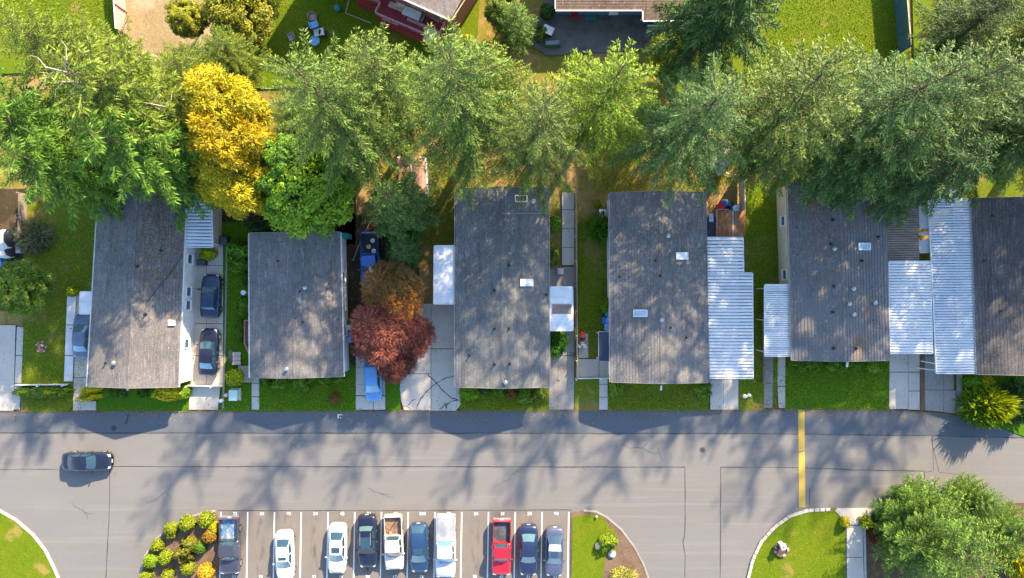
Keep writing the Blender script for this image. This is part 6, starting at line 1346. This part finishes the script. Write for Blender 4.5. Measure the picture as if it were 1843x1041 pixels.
for k, px, py, zc, r, sz, c, lb, nm in (
 ('gold', 410, 190, 8.5, 2.7, 1.35, (.30, .30, .02), 'golden yellow tree, topmost of the golden three', 'maple_tree'), ('gold', 436, 330, 5.5, 3.1, 1.0, (.29, .285, .016), 'golden yellow tree, lowest of the golden three beside the metal lean to', 'maple_tree'),
 ('gold', 414, 250, 8.5, 3.0, 1.3, (0.300, 0.259, 0.013), 'golden yellow tree, middle of the golden three', 'maple_tree'),
 ('broad2', 560, 345, 5, 4.0, 1.2, (.125, .25, .02), 'bright green round tree behind the second home', 'maple_tree'), ('broad', 515, 300, 6, 2.9, 1.0, (.075, .18, .026), 'dark green round tree between the golden three and the bright green one', 'maple_tree'),
 ('broad2', 438, 18, 3, 3.6, .75, (0.163, 0.184, 0.017), 'large yellow green bush tree at the top edge', 'bush_tree'), ('broad', 342, 38, 2.5, 1.9, .5, (0.163, 0.196, 0.017), 'small yellow green bush tree beside the straw yard', 'bush_tree'),
 ('broad2', 42, 520, 3, 2.7, .75, (0.092, 0.169, 0.022), 'round green tree at the left edge below the trailer cover', 'bush_tree'),
 ('lace', 690, 598, 2.6, 2.7, 1.0, (.165, .063, .068), 'copper red feathery tree over the sky blue hatchback', 'maple_tree'), ('lace', 742, 606, 2.2, 1.9, .85, (.12, .045, .055), 'dark maroon feathery crown right of the copper red tree', 'maple_tree'), ('lace', 712, 652, 1.9, 1.7, .7, (.125, .045, .052), 'low maroon feathery crown at the foot of the copper red tree', 'maple_tree'), ('lace', 706, 526, 2.4, 2.5, .9, (.15, .095, .042), 'olive bronze feathery tree above the copper red one', 'maple_tree'), ('lace', 720, 548, 2.6, 1.8, .9, (.19, .095, .035), 'rusty orange feathery crown between the olive bronze and copper red trees', 'maple_tree'),
 ('small', 928, 45, 3, 2.3, .75, (0.065, 0.131, 0.032), 'dark green tree left of the dark patio', 'bush_tree'), ('broad2', 1215, 105, 3, 2.6, .7, (0.131, 0.184, 0.017), 'yellow green bush below the dark drooping cedar', 'bush_tree'), ('broad', 905, 20, 3, 1.8, .5, (0.098, 0.152, 0.032), 'small green tree beside the red walled house', 'bush_tree')):
    x, y = ctr(px, py, zc); sr = {'broad': 3.4, 'broad2': 3.6, 'lace': 3.3, 'gold': 3.4, 'small': 3.2}[k]; put(k, lb, x, y, px * .01, (r / sr, r / sr * (1.18 if nm == 'maple_tree' and k != 'lace' else 1), sz), c, nm, 'tree')
for px, py, h, r, c, lb in ((1722, 985, 8.5, 5.6, (0.081, 0.166, 0.034), 'big spreading pine in the lower right corner'), (1668, 915, 5.0, 2.4, (0.070, 0.154, 0.028), 'smaller pine stem at the upper left of the big spreading pine'), (1775, 905, 5.5, 2.2, (0.081, 0.166, 0.031), 'pine top standing up right of the smaller stem'), (1825, 960, 6, 3.0, (0.073, 0.154, 0.031), 'pine at the lower right edge'), (1630, 960, 4.2, 2.4, (0.054, 0.135, 0.028), 'low dark pine beside the bark bed path')):
    bp = base_of((px, py), h * .75); x, y = W(*bp); put('pine', lb, x, y, px * .02, (r / 5.8, r / 5.8, h / 8.5), c, 'pine_tree', 'tree', 'pines in the lower right corner')
# ---------------------------------------------------------------- shrubs
SHP = {k: quads_obj('shrub', *shrub_geo(1, 1, 1, lf, n, sd, nr, bp), LM) for k, lf, n, sd, nr, bp in (('ball', .17, 1100, 31, 1, .05), ('ball2', .17, 1100, 32, 1, .08), ('loose', .22, 900, 33, 1, .2), ('loose2', .22, 900, 34, 1, .26), ('spiky', .34, 800, 35, .28, .22), ('box', .14, 1300, 36, 1, .04))}
LIME = (.15, .205, .014); YEL = (0.370, 0.358, 0.009); GRN = (0.076, 0.174, 0.017); DGN = (0.049, 0.109, 0.022); ORG_ = (.24, .15, .025); BRN = (0.142, 0.082, 0.032); LGR = (0.109, 0.217, 0.013)
def shrub(px, py, rx, ry, h, c, label, k='ball', cat='shrub', name='shrub', group=None, rot=None, z=.05):
    x, y = W(px, py, h * .5); ob = link(name, SHP[k]); q = (H - h * .5) / H / PXM; ob.location = (x, y, z); ob.scale = (rx * q, ry * q, h); ob.color = (*c, 1)
    if rot is None and abs(rx - ry) < 3: ob.rotation_euler = (0, 0, px * .37)
    elif rot: ob.rotation_euler = (0, 0, rot)
    return tag(ob, label, cat, group)
G1 = 'clipped round shrubs in the soil bed'
for px, py, r, c, k, lb in ((307, 953, 12, LIME, 'ball', 'lime ball shrub with another lump just below it'), (308, 961, 9, LIME, 'ball2', 'small lime lump tucked below the left lime ball'), (336, 943, 14, LIME, 'ball2', 'large lime ball shrub second along the top of the bed'), (370, 936, 14, LIME, 'ball', 'large lime ball shrub at the top right of the bed'), (385, 950, 10, (0.261, 0.294, 0.011), 'ball2', 'yellow lime shrub just above the orange one by the pickup'), (378, 965, 13, ORG_, 'ball', 'orange shrub beside the slate grey pickup bed'),
                        (283, 982, 11, LIME, 'ball', 'lime ball shrub on the left curve of the bed'), (298, 1004, 13, (0.163, 0.228, 0.013), 'ball2', 'green lime ball right of the left curve'), (271, 1010, 13, (0.131, 0.239, 0.013), 'ball', 'green ball at the left edge of the soil bed'), (341, 980, 14, (0.109, 0.125, 0.017), 'loose', 'dull green red shrub in the middle of the bed'), (330, 995, 15, (0.125, 0.131, 0.019), 'loose2', 'dull brownish green shrub just below the middle one'), (360, 986, 11, GRN, 'ball', 'green shrub between the dull shrub and the pickup'), (338, 1024, 12, LIME, 'ball2', 'lime ball near the bottom middle of the bed'), (370, 1031, 15, (0.392, 0.261, 0.022), 'ball', 'orange yellow shrub at the bottom right of the bed'), (263, 1038, 11, LIME, 'ball', 'lime ball cut by the bottom edge at left'), (302, 1035, 11, (0.152, 0.196, 0.013), 'loose', 'small olive shrub at the bottom middle left')):
    h = 1.05 * r / 12; shrub(px, py, r, r, h, c, lb, k, group=G1, z=.07)
shrub(76, 706, 54, 12, .95, (0.076, 0.142, 0.017), 'long clipped hedge in front of the left lawn', 'box', 'hedge', 'hedge', rot=.02); 
for px, c, lb in ((42, LGR, 'light tuft at the far left end of the long clipped hedge'), (53, LGR, 'light tuft second from the left end of the long hedge'), (90, (.18, .24, .01), 'yellowish tuft just right of the middle of the long hedge'), (103, LGR, 'light tuft between the yellowish one and the right end of the hedge'), (114, LGR, 'light tuft at the right end of the long clipped hedge')): shrub(px, 707, 7, 5, 1.1, c, lb, 'loose', group='light tufts in the long hedge')
shrub(166, 703, 24, 8, 1.25, YEL, 'yellow hedge clump, upper of the pair beside the first driveway', 'loose', rot=.1); shrub(167, 714, 24, 7, 1.15, YEL, 'yellow hedge clump, lower of the pair beside the first driveway', 'loose2', rot=.1)
shrub(303, 708, 32, 14, 1.35, YEL, 'large golden hedge clump below the leftmost roof', 'loose'); shrub(330, 706, 12, 14, 1.2, LGR, 'green end of the golden hedge clump', 'ball')
shrub(218, 708, 9, 9, .7, DGN, 'small dark shrub below the leftmost roof', 'loose'); shrub(190, 706, 10, 9, .8, GRN, 'green shrub right of the yellow hedge clump', 'loose'); shrub(258, 705, 10, 8, .8, DGN, 'low dark shrub left of the golden hedge clump', 'loose2')
shrub(373, 457, 15, 12, 1.1, (0.239, 0.304, 0.011), 'bright lime shrub at the top of the slab driveway', 'loose'); shrub(130, 524, 10, 9, 1.1, (0.184, 0.271, 0.013), 'lime shrub at the top of the white walkway', 'loose')
shrub(430, 452, 20, 22, 1.6, (0.082, 0.196, 0.013), 'large leafy green shrub left of the second home', 'loose2'); shrub(428, 478, 18, 14, 1.3, (0.076, 0.179, 0.013), 'lower lobe of leafy green shrub left of the second home', 'loose'); shrub(437, 552, 11, 17, 1.2, GRN, 'bushy green shrub beside the white bird bath', 'loose'); shrub(431, 596, 7, 22, 1.0, (0.060, 0.152, 0.017), 'narrow clipped hedge left of the second home', 'box', 'hedge', 'hedge'); shrub(443, 503, 6, 13, 1.1, DGN, 'dark shrub pressed against the second home', 'loose')
shrub(423, 680, 16, 17, 1.3, (0.184, 0.261, 0.011), 'lime green clipped ball beside the front footpath', 'ball2'); shrub(481, 409, 32, 12, 1.3, (0.038, 0.092, 0.027), 'dark shrub behind the second home', 'loose2')
for px, py, r, c, lb in ((478, 687, 10, GRN, 'leftmost green shrub along the front of the second home'), (502, 688, 13, (0.092, 0.196, 0.017), 'round green shrub second along the second home'), (541, 688, 15, (0.092, 0.196, 0.017), 'tall green shrub in the middle of the second home front'), (547, 697, 10, (0.087, 0.184, 0.017), 'green offshoot below the tall middle shrub'), (560, 684, 8, GRN, 'small green shrub right of the middle one'), (585, 685, 12, (0.087, 0.184, 0.017), 'green shrub fourth along the second home'), (610, 683, 9, (0.092, 0.196, 0.017), 'green shrub near the downpipe of the second home')): shrub(px, py, r, r * .9, .9, c, lb, 'loose' if px % 2 else 'loose2')
shrub(603, 718, 10, 10, .8, BRN, 'brown ball shrub in the deep green lawn', 'ball2')
shrub(844, 708, 18, 13, 1.1, (0.109, 0.239, 0.009), 'smooth bright green shrub at the left front of the third home', 'ball'); shrub(898, 706, 11, 9, .9, GRN, 'green shrub in the middle front of the third home', 'loose'); shrub(921, 707, 9, 9, .8, BRN, 'brown shrub in front of the third home', 'loose2'); shrub(944, 714, 15, 14, .9, (0.092, 0.174, 0.017), 'leafy green shrub right front of the third home', 'loose'); shrub(972, 708, 12, 11, .8, (0.109, 0.174, 0.017), 'yellow green shrub at the right front corner of the third home', 'loose2'); shrub(870, 706, 12, 7, .5, DGN, 'low dark shrub in front of the third home', 'loose')
shrub(1005, 618, 17, 25, 1.7, (0.054, 0.169, 0.017), 'large dark leafy shrub below the small white awning', 'loose2'); shrub(1000, 402, 12, 15, 1.0, (0.109, 0.239, 0.013), 'bright green shrub between the third home and the long path', 'loose'); shrub(996, 462, 10, 20, .9, (0.109, 0.163, 0.017), 'yellow green shrub lower along the third home', 'loose2')
shrub(1079, 412, 17, 20, 1.6, (0.060, 0.163, 0.017), 'dark leafy shrub below the air conditioner', 'spiky'); shrub(1076, 368, 9, 8, .8, (0.152, 0.196, 0.013), 'small yellowish shrub above the air conditioner', 'loose'); shrub(1090, 550, 9, 14, 1.2, (0.109, 0.239, 0.013), 'green clipped shrub above the teal bin', 'ball2')
shrub(1109, 700, 15, 13, .9, (0.109, 0.196, 0.013), 'green shrub at the left front of the fourth home', 'loose'); shrub(1264, 700, 15, 13, .9, (0.087, 0.184, 0.013), 'green shrub at the right front of the fourth home', 'loose2')
for px, py, rx, ry, lb in ((1446, 657, 14, 11, 'left green shrub below the fifth home'), (1464, 658, 10, 9, 'second green shrub below the fifth home'), (1499, 657, 14, 11, 'third green shrub below the fifth home'), (1520, 657, 14, 11, 'middle green shrub below the fifth home'), (1541, 656, 11, 9, 'fifth green shrub below the fifth home'), (1573, 660, 12, 13, 'rightmost bright shrub below the fifth home')): shrub(px, py, rx, ry, .9, (0.082, 0.184, 0.017) if px < 1560 else (0.109, 0.228, 0.017), lb, 'loose' if px % 2 else 'loose2')
shrub(1758, 688, 24, 13, 1.0, (0.098, 0.217, 0.009), 'smooth green clipped mound below the dark roof', 'ball'); shrub(1774, 686, 13, 12, 1.25, (0.304, 0.348, 0.009), 'yellow green clipped top beside the smooth mound', 'ball2')
shrub(1768, 736, 32, 27, 2.0, (0.109, 0.206, 0.013), 'big spiky green shrub at the road edge', 'spiky', z=.0); shrub(1785, 728, 28, 24, 2.4, (.20, .26, .01), 'bright yellow spiky top of the road edge shrub', 'spiky'); shrub(1836, 725, 24, 30, 1.8, (0.044, 0.104, 0.032), 'dark spiky shrub at the right edge', 'spiky')
shrub(1093, 976, 15, 16, .9, (0.142, 0.217, 0.013), 'leafy bush beside the pale rock on the grass island', 'loose2'); shrub(1122, 1037, 18, 11, .7, (0.326, 0.348, 0.109), 'pale flowering shrub at the bottom of the soil island', 'spiky')
shrub(1521, 940, 9, 10, .8, (0.283, 0.294, 0.011), 'small yellow shrub at the tip of the lawn island', 'loose'); shrub(1561, 942, 12, 11, .9, (0.174, 0.239, 0.011), 'lime shrub beside the path and the bark bed', 'loose2'); shrub(1575, 962, 11, 14, .7, (0.152, 0.054, 0.032), 'reddish shrub in the bark bed', 'spiky'); shrub(1838, 1010, 24, 30, 2.2, (0.304, 0.315, 0.011), 'golden conifer shrub at the lower right edge', 'spiky')
shrub(842, 72, 10, 9, .9, YEL, 'small bright yellow shrub below the red walled house', 'loose'); shrub(745, 420, 12, 45, 1.8, (0.060, 0.142, 0.022), 'dark shrub strip beside the dry lawn', 'loose2'); shrub(738, 455, 9, 26, 1.2, (0.174, 0.261, 0.013), 'lime edged shrub along the dry lawn', 'loose')
shrub(60, 428, 26, 22, .9, (0.109, 0.125, 0.076), 'greyish spiky shrub below the left cedars', 'spiky'); shrub(985, 20, 14, 14, 1.0, DGN, 'dark shrub at the corner of the blue house', 'loose'); shrub(975, 60, 10, 14, .9, (0.087, 0.152, 0.022), 'green shrub left of the white lidded box', 'loose2')
